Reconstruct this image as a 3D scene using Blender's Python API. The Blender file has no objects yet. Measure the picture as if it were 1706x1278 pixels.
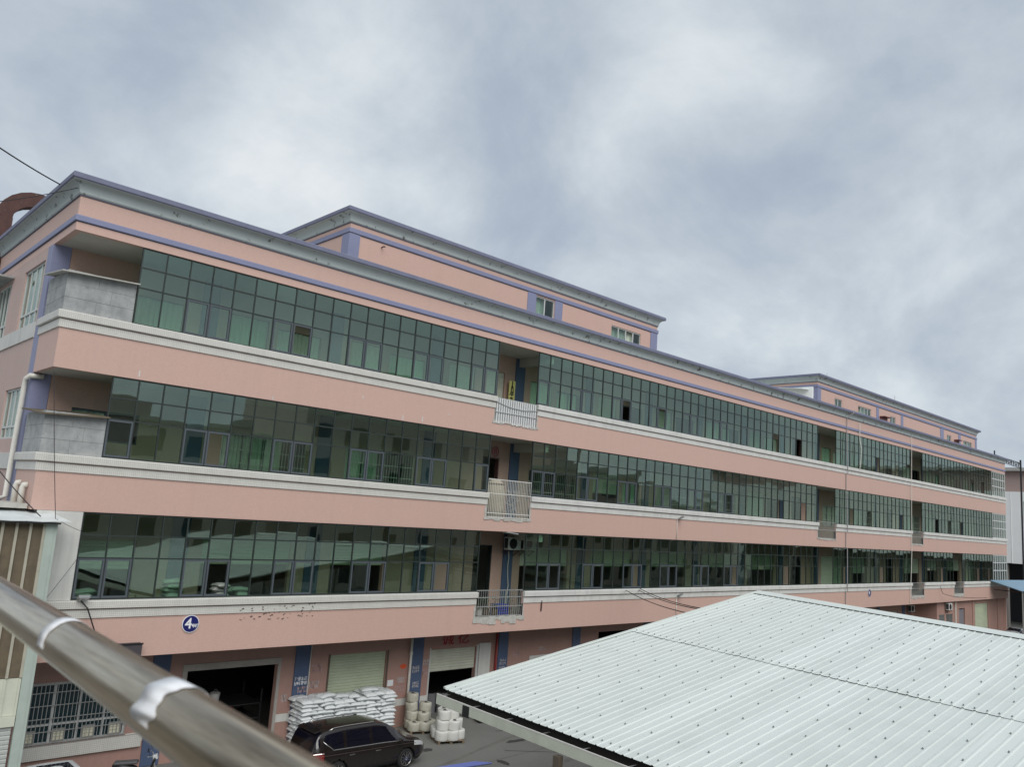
import bpy, math, random
from mathutils import Vector, Matrix
R = random.Random(11)
SC = bpy.context.scene
COL = SC.collection
# ------------------------------------------------------------------ camera
cam = bpy.data.cameras.new('camera'); camo = bpy.data.objects.new('camera', cam); COL.objects.link(camo)
RX = Vector((0.723807, -0.686424, 0.070180)); UX = Vector((-0.158578, -0.066496, 0.985105)); BX = Vector((-0.671533, -0.724155, -0.156982)); CL = Vector((-8.303808, -27.159943, 9.544147))
M = Matrix((RX, UX, BX)).transposed().to_4x4(); M.translation = CL
camo.matrix_world = M
cam.sensor_width = 36.0; cam.lens = 36.0 * 1338.360 / 1706.0
cam.clip_start = 0.05; cam.clip_end = 2000
cam.dof.use_dof = True; cam.dof.focus_distance = 32; cam.dof.aperture_fstop = 9.0
SC.camera = camo
# ------------------------------------------------------------------ world
W = bpy.data.worlds.new('World'); SC.world = W; W.use_nodes = True
def nd(t, typ, **kw):
    n = t.nodes.new(typ)
    for k, v in kw.items():
        if k.startswith('i_'): n.inputs[k[2:].replace('_', ' ')].default_value = v
        else: setattr(n, k, v)
    return n
def math_(t, op, a, b=None, c=None, clamp=False):
    n = t.nodes.new('ShaderNodeMath'); n.operation = op; n.use_clamp = clamp
    for i, x in enumerate((a, b, c)):
        if x is None: continue
        if isinstance(x, (int, float)): n.inputs[i].default_value = x
        else: t.links.new(x, n.inputs[i])
    return n.outputs[0]
def ramp(t, fac, stops, interp='LINEAR'):
    n = t.nodes.new('ShaderNodeValToRGB'); cr = n.color_ramp; cr.interpolation = interp
    while len(cr.elements) < len(stops): cr.elements.new(0.5)
    for e, (p, c) in zip(cr.elements, stops):
        e.position = p; e.color = (*c, 1) if len(c) == 3 else c
    t.links.new(fac, n.inputs[0]); return n.outputs[0]
wt = W.node_tree; wt.nodes.clear()
SUN_AZ, SUN_EL = math.radians(202), math.radians(42)      # behind the camera, high
tc = nd(wt, 'ShaderNodeTexCoord')
sep = nd(wt, 'ShaderNodeSeparateXYZ'); wt.links.new(tc.outputs['Generated'], sep.inputs[0])
zz = math_(wt, 'ADD', math_(wt, 'MAXIMUM', sep.outputs[2], 0.0), 0.62)
px = math_(wt, 'DIVIDE', sep.outputs[0], zz); py = math_(wt, 'DIVIDE', sep.outputs[1], zz)
cb = nd(wt, 'ShaderNodeCombineXYZ'); wt.links.new(px, cb.inputs[0]); wt.links.new(py, cb.inputs[1])
n1 = nd(wt, 'ShaderNodeTexNoise', i_Scale=3.6, i_Detail=10.0, i_Roughness=0.58, i_Distortion=0.25); wt.links.new(cb.outputs[0], n1.inputs['Vector'])
mp2 = nd(wt, 'ShaderNodeMapping'); mp2.inputs['Location'].default_value = (4.2, 1.7, 0); wt.links.new(cb.outputs[0], mp2.inputs[0])
n2 = nd(wt, 'ShaderNodeTexNoise', i_Scale=1.5, i_Detail=3.0, i_Roughness=0.5); wt.links.new(mp2.outputs[0], n2.inputs['Vector'])
cl = math_(wt, 'ADD', math_(wt, 'MULTIPLY', n1.outputs[0], 0.72), math_(wt, 'MULTIPLY', n2.outputs[0], 0.28))
def lobe(u, v, width, amp):          # a thinner or thicker place in the cloud deck, in the direction seen at pixel u, v
    d = (RX * ((u - 853) / 1338.360) + UX * ((639 - v) / 1338.360) - BX).normalized()
    dp = nd(wt, 'ShaderNodeVectorMath', operation='DOT_PRODUCT'); dp.inputs[1].default_value = d
    wt.links.new(tc.outputs['Generated'], dp.inputs[0])
    e = math_(wt, 'MULTIPLY', math_(wt, 'SUBTRACT', dp.outputs['Value'], 1.0), 1.0 / (width * width))
    return math_(wt, 'MULTIPLY', math_(wt, 'EXPONENT', e), amp * 1.2)
cl = math_(wt, 'ADD', math_(wt, 'MULTIPLY', math_(wt, 'SUBTRACT', cl, 0.5), 1.15), 0.555)
for a in ((530, 190, .10, .095), (400, 240, .06, .06), (1140, 110, .06, .11), (980, 245, .045, .09), (60, 250, .07, .09), (740, 270, .06, .05), (1180, 470, .12, .04),
          (130, 110, .12, -.05), (820, 110, .09, -.03), (900, 360, .12, -.04), (1500, 250, .15, -.02), (1560, 400, .12, .05), (640, 60, .06, .03)):
    cl = math_(wt, 'ADD', cl, lobe(*a))
ccol = ramp(wt, cl, [(0.30, (.37, .43, .515)), (0.45, (.445, .51, .60)), (0.57, (.55, .615, .685)), (0.70, (.71, .77, .81)), (0.85, (.90, .92, .93))])
sky = nd(wt, 'ShaderNodeTexSky', sky_type='NISHITA', sun_disc=False, sun_elevation=SUN_EL, sun_rotation=SUN_AZ)
b1 = nd(wt, 'ShaderNodeBackground', i_Strength=0.05); wt.links.new(sky.outputs[0], b1.inputs[0])
b2 = nd(wt, 'ShaderNodeBackground', i_Strength=0.62); wt.links.new(ccol, b2.inputs[0])
mx = nd(wt, 'ShaderNodeMixShader', i_Fac=0.92); wt.links.new(b1.outputs[0], mx.inputs[1]); wt.links.new(b2.outputs[0], mx.inputs[2])
wo = nd(wt, 'ShaderNodeOutputWorld'); wt.links.new(mx.outputs[0], wo.inputs[0])
sun = bpy.data.lights.new('sun', 'SUN'); sun.energy = 1.5; sun.angle = math.radians(50); sun.color = (1, .97, .93)
suno = bpy.data.objects.new('sun', sun); COL.objects.link(suno)
sdir = Vector((math.sin(SUN_AZ) * math.cos(SUN_EL), math.cos(SUN_AZ) * math.cos(SUN_EL), math.sin(SUN_EL)))
suno.rotation_euler = sdir.to_track_quat('Z', 'Y').to_euler(); suno.location = (0, -20, 60)
vs = SC.view_settings; vs.view_transform = 'Standard'; vs.look = 'None'; vs.exposure = 0.7; vs.gamma = 1.0; vs.use_curve_mapping = False
SC.cycles.max_bounces = 10; SC.cycles.transparent_max_bounces = 24; SC.cycles.sample_clamp_indirect = 6
# ------------------------------------------------------------------ materials
MATS = {}
def mat(name, col, rough=0.7, metal=0.0, spec=0.5, noise=0.0, nscale=3.0, col2=None, streak=0.0, bump=0.0, bscale=40.0, coat=0.0,
        grid=None, gdark=0.85, spots=0.0, sscale=8.0, spotcol=(.05, .05, .045), emit=0):
    if name in MATS: return MATS[name]
    m = bpy.data.materials.new(name); m.use_nodes = True; t = m.node_tree
    b = t.nodes['Principled BSDF']
    b.inputs['Roughness'].default_value = rough; b.inputs['Metallic'].default_value = metal
    b.inputs['Specular IOR Level'].default_value = spec; b.inputs['Coat Weight'].default_value = coat
    tcn = nd(t, 'ShaderNodeTexCoord'); vec = tcn.outputs['Object']
    rgb = nd(t, 'ShaderNodeRGB'); rgb.outputs[0].default_value = (*col, 1); c = rgb.outputs[0]
    def mixc(a, bcol, fac, mode='MIX'):
        n = nd(t, 'ShaderNodeMix', data_type='RGBA', blend_type=mode)
        t.links.new(a, n.inputs[6])
        if isinstance(bcol, tuple): n.inputs[7].default_value = (*bcol, 1)
        else: t.links.new(bcol, n.inputs[7])
        if isinstance(fac, (int, float)): n.inputs[0].default_value = fac
        else: t.links.new(fac, n.inputs[0])
        return n.outputs[2]
    if noise:
        n = nd(t, 'ShaderNodeTexNoise', i_Scale=nscale, i_Detail=6.0, i_Roughness=0.62); t.links.new(vec, n.inputs['Vector'])
        f = math_(t, 'MULTIPLY', math_(t, 'SUBTRACT', n.outputs[0], 0.42, clamp=True), noise * 4, clamp=True)
        c = mixc(c, col2 or tuple(x * .62 for x in col), f)
    if streak:
        mp = nd(t, 'ShaderNodeMapping'); mp.inputs['Scale'].default_value = (3.2, 3.2, .16); t.links.new(vec, mp.inputs[0])
        n = nd(t, 'ShaderNodeTexNoise', i_Scale=1.0, i_Detail=5.0, i_Roughness=0.6); t.links.new(mp.outputs[0], n.inputs['Vector'])
        f = math_(t, 'MULTIPLY', math_(t, 'SUBTRACT', n.outputs[0], 0.5, clamp=True), streak * 5, clamp=True)
        c = mixc(c, tuple(x * .55 for x in col), f)
    if spots:
        n = nd(t, 'ShaderNodeTexNoise', i_Scale=sscale, i_Detail=4.0, i_Roughness=0.7); t.links.new(vec, n.inputs['Vector'])
        f = math_(t, 'MULTIPLY', math_(t, 'SUBTRACT', n.outputs[0], 1 - spots, clamp=True), 14, clamp=True)
        c = mixc(c, spotcol, f)
    if grid:
        sp = nd(t, 'ShaderNodeSeparateXYZ'); t.links.new(vec, sp.inputs[0])
        u = math_(t, 'ADD', sp.outputs[0], sp.outputs[1])
        fs = []
        for q in (u, sp.outputs[2]):
            fr = math_(t, 'FRACT', math_(t, 'DIVIDE', q, grid))
            fs.append(math_(t, 'LESS_THAN', fr, 0.16))
        g = math_(t, 'MAXIMUM', fs[0], fs[1])
        c = mixc(c, tuple(x * gdark for x in col), math_(t, 'MULTIPLY', g, 0.9))
        cell = nd(t, 'ShaderNodeTexWhiteNoise'); 
        cv = nd(t, 'ShaderNodeCombineXYZ'); t.links.new(math_(t, 'FLOOR', math_(t, 'DIVIDE', u, grid)), cv.inputs[0]); t.links.new(math_(t, 'FLOOR', math_(t, 'DIVIDE', sp.outputs[2], grid)), cv.inputs[1])
        t.links.new(cv.outputs[0], cell.inputs[0])
        hs = nd(t, 'ShaderNodeHueSaturation'); t.links.new(c, hs.inputs['Color'])
        t.links.new(math_(t, 'ADD', math_(t, 'MULTIPLY', cell.outputs[0], 0.05), 0.975), hs.inputs['Value']); c = hs.outputs[0]
    t.links.new(c, b.inputs['Base Color'])
    if bump:
        n = nd(t, 'ShaderNodeTexNoise', i_Scale=bscale, i_Detail=4.0); t.links.new(vec, n.inputs['Vector'])
        bp = nd(t, 'ShaderNodeBump', i_Strength=bump, i_Distance=0.02); t.links.new(n.outputs[0], bp.inputs['Height']); t.links.new(bp.outputs[0], b.inputs['Normal'])
    MATS[name] = m; return m
PINK = mat('pink_mosaic', (.575, .385, .325), .55, noise=.32, nscale=.35, col2=(.52, .37, .30), streak=.09, grid=.055, gdark=.88)
PINKS = mat('pink_side_mosaic', (.52, .38, .335), .6, noise=.3, nscale=.5, col2=(.42, .31, .27), streak=.22, grid=.055, gdark=.88)
TAN = mat('tan_wall_tile', (.47, .32, .26), .6, noise=.3, nscale=.7, streak=.1, grid=.06, gdark=.86)
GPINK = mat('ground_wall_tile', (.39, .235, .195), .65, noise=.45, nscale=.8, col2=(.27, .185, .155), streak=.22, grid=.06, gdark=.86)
WTILE = mat('white_mosaic', (.62, .61, .565), .55, noise=.3, nscale=1.2, col2=(.50, .49, .445), streak=.2, grid=.06, gdark=.66)
WPLAST = mat('white_plaster', (.60, .60, .57), .8, noise=.3, nscale=1.2, streak=.3)
BLUE = mat('blue_violet_tile', (.225, .24, .37), .5, noise=.2, nscale=1.0, grid=.06, gdark=.86)
PILB = mat('blue_pillar_tile', (.075, .11, .195), .5, noise=.25, nscale=1.0, grid=.06, gdark=.86)
COVE = mat('weathered_cornice', (.42, .465, .465), .8, noise=.4, nscale=2.0, col2=(.38, .43, .42), spots=.41, sscale=2.6, spotcol=(.09, .095, .085), streak=.1)
RIM = mat('cornice_rim', (.17, .18, .26), .7, noise=.4, nscale=4, col2=(.12, .125, .18))
DARKG = mat('dark_line', (.10, .10, .13), .9)  # cornice grooves, and the painted shadow lines below the belts
SOFF = mat('soffit_plaster', (.46, .45, .41), .9, noise=.3, nscale=.6)
FRAME = mat('curtain_wall_frame', (.022, .031, .028), .5)
SASH = mat('sash_frame', (.075, .09, .105), .5)
WFRAME = mat('pale_window_frame', (.52, .54, .53), .5)
CONC = mat('cement_board', (.37, .38, .375), .95, noise=.8, nscale=1.9, col2=(.22, .235, .235), streak=.35, bump=.2, bscale=14, spots=.38, sscale=5, spotcol=(.2, .21, .21))
CONCR = mat('broken_concrete', (.47, .46, .42), .95, noise=.5, nscale=4, bump=.5, bscale=9)
FLOORC = mat('corridor_floor', (.30, .28, .25), .8, noise=.4, nscale=1)
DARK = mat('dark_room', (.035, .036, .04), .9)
ROOM = mat('room_wall', (.33, .32, .30), .9)
SHUT = mat('roller_shutter_green', (.43, .48, .35), .6, noise=.3, nscale=1.2, streak=.12)
SHUTW = mat('roller_shutter_pale', (.55, .57, .47), .6, noise=.3, nscale=1.5, streak=.15)
CURT = mat('green_curtain', (.42, .58, .44), .9)
CURW = mat('pale_curtain', (.55, .62, .52), .9)
STEEL = mat('grille_steel', (.45, .46, .45), .45, metal=.5, noise=.3, nscale=6)
WSTEEL = mat('painted_white_bar', (.62, .62, .58), .5, noise=.3, nscale=8, col2=(.4, .36, .3))
ROOFW = mat('white_sheet_metal', (.635, .68, .65), .5, noise=.3, nscale=.8, col2=(.55, .595, .565), spots=.33, sscale=7, spotcol=(.50, .54, .515))
ROOFW2 = mat('white_sheet_metal_worn', (.60, .645, .615), .5, noise=.4, nscale=1.1, col2=(.50, .545, .515))
CREAM = mat('cream_sheet_metal', (.58, .60, .50), .55, noise=.3, nscale=1.5, streak=.1)
BROWN = mat('weathered_brown_sheet', (.145, .115, .075), .85, noise=.6, nscale=2.5, col2=(.07, .06, .042), streak=.4, spots=.3, sscale=9, spotcol=(.25, .24, .2))
RUST = mat('rusty_iron', (.095, .045, .038), .85, noise=.7, nscale=3, col2=(.055, .03, .03), spots=.36, sscale=6, spotcol=(.36, .27, .22), streak=.4)
PVC = mat('white_pvc', (.66, .64, .58), .5, noise=.3, nscale=3)
ASPH = mat('worn_asphalt', (.185, .185, .170), .85, noise=.45, nscale=.5, col2=(.135, .135, .125), spots=.32, sscale=1.3, spotcol=(.16, .155, .145), bump=.25, bscale=60)
PATCH = mat('paler_concrete', (.19, .185, .17), .9, noise=.5, nscale=1.5)
DSTAIN = mat('dark_oil_stain', (.055, .054, .05), .7, noise=.6, nscale=3)
BAG = mat('white_woven_sack', (.66, .69, .69), .55, noise=.3, nscale=3.5, col2=(.50, .53, .54), bump=.25, bscale=16)
BAGP = mat('sack_print', (.30, .33, .36), .7)
FILM = mat('white_film_roll', (.66, .66, .62), .35, noise=.3, nscale=5, col2=(.52, .52, .48))
FILMD = mat('dusty_film_roll', (.46, .45, .38), .5, noise=.5, nscale=5, col2=(.29, .27, .2))
CORE = mat('cardboard_core', (.10, .09, .08), .9)
WOOD = mat('pallet_wood', (.20, .15, .10), .85, noise=.5, nscale=5)
BLACK = mat('black_plastic', (.012, .012, .013), .5)
RUB = mat('tyre_rubber', (.018, .018, .018), .85)
CARP = mat('dark_brown_car_paint', (.017, .0125, .011), .22, metal=.25, coat=1.0)
CARW = mat('white_car_paint', (.70, .71, .71), .3, coat=1.0)
CARS = mat('silver_car_paint', (.42, .44, .45), .3, metal=.5, coat=.6)
CHROME = mat('chrome_trim', (.60, .58, .55), .22, metal=1.0)
CGLASS = mat('car_glass', (.006, .006, .012), .06, spec=.6, coat=.4)
TAIL = mat('tail_lamp_red', (.20, .012, .012), .2, coat=.8)
LAMPW = mat('headlamp_lens', (.55, .56, .56), .15, coat=.6)
STAIN = mat('brushed_stainless', (.62, .54, .41), .2, metal=1.0, noise=.45, nscale=6, col2=(.36, .31, .235), streak=.0)
TAPE = mat('white_tape', (.86, .88, .90), .6, noise=.3, nscale=18)
SIGNB = mat('sign_navy', (.012, .014, .12), .4)
SIGNW = mat('sign_white', (.75, .76, .78), .5)
YEL = mat('yellow_banner', (.62, .58, .20), .7, noise=.3, nscale=5)
INK = mat('black_ink', (.03, .03, .025), .8)
REDP = mat('faded_red_paint', (.35, .03, .045), .75, noise=.4, nscale=6)
ORNG = mat('orange_sticker', (.65, .10, .03), .6)
NOTP = mat('pale_stencil_paint', (.46, .44, .44), .9)
FLECK = mat('glue_fleck', (.11, .08, .065), .9)
WIRE = mat('black_cable', (.02, .018, .02), .7)
BLUEP = mat('blue_plastic', (.03, .06, .35), .5)
GREENP = mat('green_plastic', (.05, .22, .10), .5)
CANOPY = mat('blue_canopy_sheet', (.20, .33, .45), .45, noise=.2, nscale=1)
FACW = mat('white_cladding', (.88, .90, .89), .6, noise=.1, nscale=.4)
FACP = mat('dull_pink_render', (.42, .32, .29), .85)
REDB = mat('red_pipe_paint', (.25, .02, .02), .5)
LEAF = mat('leaf_green', (.05, .10, .03), .8)
ACW = mat('aircon_white', (.60, .61, .58), .5, noise=.3, nscale=4)
BEIGE = mat('beige_sack', (.42, .38, .28), .9, noise=.4, nscale=5)
OPPW = mat('opposite_render', (.46, .40, .37), .9, noise=.2, nscale=.5)
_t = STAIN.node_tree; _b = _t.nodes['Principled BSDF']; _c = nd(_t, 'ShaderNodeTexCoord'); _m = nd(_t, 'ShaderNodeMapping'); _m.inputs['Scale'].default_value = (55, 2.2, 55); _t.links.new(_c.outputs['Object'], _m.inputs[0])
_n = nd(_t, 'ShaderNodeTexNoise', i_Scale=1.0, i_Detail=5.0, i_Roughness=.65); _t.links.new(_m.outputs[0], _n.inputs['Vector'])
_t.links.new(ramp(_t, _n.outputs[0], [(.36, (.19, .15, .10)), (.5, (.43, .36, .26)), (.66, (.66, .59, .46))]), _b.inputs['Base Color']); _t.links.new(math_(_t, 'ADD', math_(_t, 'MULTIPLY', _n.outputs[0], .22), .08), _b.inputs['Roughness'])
GALW = mat('gallery_dark_wall', (.13, .105, .085), .9); GALF = mat('gallery_floor', (.24, .22, .19), .9); INF = mat('infill_slat_white', (.60, .61, .60), .6)
def glass(name, tint, base, frs, rough=0.015):
    m = bpy.data.materials.new(name); m.use_nodes = True; t = m.node_tree; t.nodes.clear()
    o = nd(t, 'ShaderNodeOutputMaterial'); tr = nd(t, 'ShaderNodeBsdfTransparent'); gl = nd(t, 'ShaderNodeBsdfGlossy', i_Roughness=rough)
    oi = nd(t, 'ShaderNodeObjectInfo')
    hs = nd(t, 'ShaderNodeHueSaturation', i_Color=(*tint, 1)); t.links.new(math_(t, 'ADD', math_(t, 'MULTIPLY', oi.outputs['Random'], .16), .92), hs.inputs['Value'])
    t.links.new(hs.outputs[0], tr.inputs[0]); gl.inputs[0].default_value = (.84, .93, .87, 1)
    ge = nd(t, 'ShaderNodeNewGeometry'); dp = nd(t, 'ShaderNodeVectorMath', operation='DOT_PRODUCT')
    t.links.new(ge.outputs['Normal'], dp.inputs[0]); t.links.new(ge.outputs['Incoming'], dp.inputs[1])
    sch = math_(t, 'POWER', math_(t, 'SUBTRACT', 1.0, math_(t, 'ABSOLUTE', dp.outputs['Value']), clamp=True), 5.0)
    f = math_(t, 'ADD', math_(t, 'MULTIPLY', sch, frs), base, clamp=True)
    mxs = nd(t, 'ShaderNodeMixShader'); t.links.new(f, mxs.inputs[0]); t.links.new(tr.outputs[0], mxs.inputs[1]); t.links.new(gl.outputs[0], mxs.inputs[2])
    tcn = nd(t, 'ShaderNodeTexCoord'); nn = nd(t, 'ShaderNodeTexNoise', i_Scale=.9, i_Detail=1.0); t.links.new(tcn.outputs['Object'], nn.inputs['Vector'])
    bp = nd(t, 'ShaderNodeBump', i_Strength=.12, i_Distance=.03); t.links.new(nn.outputs[0], bp.inputs['Height']); t.links.new(bp.outputs[0], gl.inputs['Normal'])
    t.links.new(mxs.outputs[0], o.inputs[0]); MATS[name] = m; return m
GLASS = glass('green_glass', (.75, .88, .80), .128, .85)
GLASSC = glass('clear_window_glass', (.82, .88, .87), .06, .9)
# ------------------------------------------------------------------ mesh helpers
class MB:
    def __init__(s): s.v = []; s.f = []; s.mi = []
    def add(s, vs_, fs, mi=0):
        b = len(s.v); s.v += [tuple(v) for v in vs_]
        for f in fs: s.f.append(tuple(b + i for i in f)); s.mi.append(mi)
        return s
    def box(s, x0, x1, y0, y1, z0, z1, mi=0):
        if x1 < x0: x0, x1 = x1, x0
        if y1 < y0: y0, y1 = y1, y0
        if z1 < z0: z0, z1 = z1, z0
        return s.add([(x0, y0, z0), (x1, y0, z0), (x1, y1, z0), (x0, y1, z0), (x0, y0, z1), (x1, y0, z1), (x1, y1, z1), (x0, y1, z1)],
              [(0, 3, 2, 1), (4, 5, 6, 7), (0, 1, 5, 4), (1, 2, 6, 5), (2, 3, 7, 6), (3, 0, 4, 7)], mi)
    def obox(s, c, ax, ay, az, mi=0):      # oriented box: centre and three half vectors
        c, ax, ay, az = map(Vector, (c, ax, ay, az))
        return s.add([c + ax * i + ay * j + az * k for k in (-1, 1) for i, j in ((-1, -1), (1, -1), (1, 1), (-1, 1))],
              [(0, 3, 2, 1), (4, 5, 6, 7), (0, 1, 5, 4), (1, 2, 6, 5), (2, 3, 7, 6), (3, 0, 4, 7)], mi)
    def bar(s, a, b, w, h=None, mi=0):
        a, b = Vector(a), Vector(b); d = b - a; L = d.length; d.normalize()
        up = Vector((0, 0, 1)) if abs(d.z) < .95 else Vector((0, 1, 0))
        sx = d.cross(up).normalized(); sy = sx.cross(d)
        return s.obox((a + b) / 2, d * (L / 2), sx * (w / 2), sy * ((h or w) / 2), mi)
    def tube(s, pts, r, n=8, mi=0, cap=True, rs=None):
        pts = [Vector(p) for p in pts]; rings = []; m = len(pts); ref = None
        for i, p in enumerate(pts):
            d = (pts[min(i + 1, m - 1)] - pts[max(i - 1, 0)]).normalized()
            if ref is None or abs(ref.dot(d)) > .98: ref = Vector((0, 0, 1)) if abs(d.z) < .9 else Vector((0, 1, 0))
            sx = d.cross(ref).normalized(); sy = sx.cross(d).normalized(); ref = sy
            rr = rs[i] if rs else r
            rings.append([p + sx * (math.cos(2 * math.pi * k / n) * rr) + sy * (math.sin(2 * math.pi * k / n) * rr) for k in range(n)])
        vs_ = [v for q in rings for v in q]; fs = []
        for i in range(m - 1):
            for k in range(n): fs.append((i * n + k, i * n + (k + 1) % n, (i + 1) * n + (k + 1) % n, (i + 1) * n + k))
        if cap: fs.append(tuple(reversed(range(n)))); fs.append(tuple((m - 1) * n + k for k in range(n)))
        return s.add(vs_, fs, mi)
    def lathe(s, prof, n=16, c=(0, 0, 0), mi=0):
        vs_ = []; fs = []
        for r, z in prof:
            for k in range(n): vs_.append((c[0] + r * math.cos(2 * math.pi * k / n), c[1] + r * math.sin(2 * math.pi * k / n), c[2] + z))
        for i in range(len(prof) - 1):
            for k in range(n): fs.append((i * n + k, i * n + (k + 1) % n, (i + 1) * n + (k + 1) % n, (i + 1) * n + k))
        fs.append(tuple(reversed(range(n)))); fs.append(tuple((len(prof) - 1) * n + k for k in range(n)))
        return s.add(vs_, fs, mi)
    def mesh(s, name, mats, smooth=False):
        me = bpy.data.meshes.new(name); me.from_pydata(s.v, [], s.f)
        for m in (mats if isinstance(mats, (list, tuple)) else [mats]): me.materials.append(m)
        me.polygons.foreach_set('material_index', s.mi)
        if smooth: me.polygons.foreach_set('use_smooth', [True] * len(me.polygons))
        me.update(); return me
def link(name, me, parent=None, loc=None, rot=None):
    o = bpy.data.objects.new(name, me); COL.objects.link(o)
    if parent: o.parent = parent
    if loc: o.location = loc
    if rot: o.rotation_euler = rot
    return o
def obj(name, mb, mats, parent=None, smooth=False, bevel=0, **kw):
    o = link(name, mb.mesh(name, mats, smooth), parent)
    if bevel:
        b = o.modifiers.new('bevel', 'BEVEL'); b.width = bevel; b.segments = 2; b.limit_method = 'ANGLE'
    for k, v in kw.items(): o[k] = v
    return o
def tag(o, label, cat, group=None):
    o['label'] = label; o['category'] = cat
    if group: o['group'] = group
    return o
def thing(name, label, cat, loc=(0, 0, 0), rz=0, group=None):
    o = bpy.data.objects.new(name, None); COL.objects.link(o); o.location = loc; o.rotation_euler = (0, 0, rz)
    o.empty_display_size = .3
    return tag(o, label, cat, group)
def dup(root, loc, rz, label=None):
    r = root.copy(); COL.objects.link(r); r.location = loc; r.rotation_euler = (0, 0, rz)
    if label: r['label'] = label
    for ch in list(root.children):
        c = ch.copy(); COL.objects.link(c); c.parent = r
        for g in ch.children:
            d = g.copy(); COL.objects.link(d); d.parent = c
    return r
def holes_wall(mb, x0, x1, z0, z1, y0, y1, holes, mi=0, axis='x'):
    xs = sorted({x0, x1, *[h[0] for h in holes], *[h[1] for h in holes]}); xs = [x for x in xs if x0 <= x <= x1]
    for a, b in zip(xs, xs[1:]):
        if b - a < 1e-6: continue
        m = (a + b) / 2; hs = sorted([(h[2], h[3]) for h in holes if h[0] < m < h[1]])
        z = z0
        for q0, q1 in hs + [(z1, z1)]:
            if q0 - z > 1e-6:
                if axis == 'x': mb.box(a, b, y0, y1, z, q0, mi)
                else: mb.box(y0, y1, a, b, z, q0, mi)
            z = max(z, q1)
    return mb
def sweep(path, prof, closed=False):
    """profile (offset outwards, z) swept along a plan path whose outside lies to the right of travel"""
    mb = MB(); P = [Vector((p[0], p[1], 0)) for p in path]; n = len(P); k = len(prof); vs_ = []
    for i in range(n):
        a = P[i] - P[i - 1] if (i > 0 or closed) else P[1] - P[0]
        b = P[(i + 1) % n] - P[i] if (i < n - 1 or closed) else P[-1] - P[-2]
        na = Vector((a.y, -a.x, 0)).normalized(); nb = Vector((b.y, -b.x, 0)).normalized()
        m = (na + nb); m /= max(1e-6, m.dot(na))
        for d, z in prof: vs_.append(P[i] + m * d + Vector((0, 0, z)))
    fs = []
    for i in range(n if closed else n - 1):
        j = (i + 1) % n
        for q in range(k): fs.append((i * k + q, j * k + q, j * k + (q + 1) % k, i * k + (q + 1) % k))
    if not closed: fs.append(tuple(reversed(range(k)))); fs.append(tuple((n - 1) * k + q for q in range(k)))
    mb.add(vs_, fs); return mb
def corr(mb, x0, x1, z0, z1, y, pitch=.1, depth=.02, mi=0):   # ribbed vertical sheet with thickness: slats run along x
    n = max(2, int((z1 - z0) / pitch)); vs_ = []; fs = []
    zs = []
    for i in range(n):
        a = z0 + (z1 - z0) * i / n; h = (z1 - z0) / n
        zs += [(a, y + depth * .9), (a + h * .2, y), (a + h * .75, y)]
    zs.append((z1, y + depth * .9))
    for z, yy in zs: vs_ += [(x0, yy, z), (x1, yy, z)]
    for i in range(len(zs) - 1): fs.append((2 * i, 2 * i + 1, 2 * i + 3, 2 * i + 2))
    b = len(vs_); vs_ += [(x0, y + .04, z0), (x1, y + .04, z0), (x0, y + .04, z1), (x1, y + .04, z1)]
    fs += [(b + 1, b, b + 2, b + 3), (0, b, b + 1, 1), (2 * len(zs) - 2, 2 * len(zs) - 1, b + 3, b + 2)]
    return mb.add(vs_, fs, mi)
def curtain(mb, x0, x1, z0, z1, y, rnd, mi=0):
    n = max(6, int((x1 - x0) / .06)); vs_ = []; fs = []
    for i in range(n + 1):
        x = x0 + (x1 - x0) * i / n; yy = y + .035 * math.sin(i * 1.9 + rnd) + .02 * math.sin(i * .7)
        vs_ += [(x, yy, z0), (x, yy, z1), (x, yy + .01, z1), (x, yy + .01, z0)]
    for i in range(n):
        a, b = 4 * i, 4 * i + 4
        fs += [(a, b, b + 1, a + 1), (a + 3, a + 2, b + 2, b + 3), (a + 1, b + 1, b + 2, a + 2), (a, a + 3, b + 3, b)]
    return mb.add(vs_, fs, mi)
def text(body, size, m, parent=None, loc=(0, 0, 0), rot=(math.pi / 2, 0, 0), ext=.004, sx=1, name='lettering', bold=0.0):
    c = bpy.data.curves.new(name, 'FONT'); c.body = body; c.size = size; c.extrude = ext; c.offset = bold
    c.align_x = 'CENTER'; c.align_y = 'CENTER'; c.materials.append(m); c.resolution_u = 3
    tmp = bpy.data.objects.new(name, c); COL.objects.link(tmp)
    me = bpy.data.meshes.new_from_object(tmp.evaluated_get(bpy.context.evaluated_depsgraph_get()))
    bpy.data.objects.remove(tmp); me.name = name
    o = link(name, me, parent, loc, rot); o.scale = (sx, 1, 1)
    return o
def PXP(u, v, d):      # a point d metres away in the direction of pixel u, v
    return CL + (RX * ((u - 853) / 1338.360) + UX * ((639 - v) / 1338.360) - BX) * d
# ------------------------------------------------------------------ the factory building (front face on y = 0, ground z = 0)
S_ = {2: 5.95, 3: 10.30, 4: 14.68}; B_ = {2: 4.18, 3: 8.61, 4: 12.91}; T_ = {2: 8.61, 3: 12.91, 4: 17.28}
XL, XR, YB = -2.1, 90.85, 11.0
bld = thing('factory_building', 'long pink tiled four storey factory with bands of green glass', 'building', (0, 0, 0))
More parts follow.
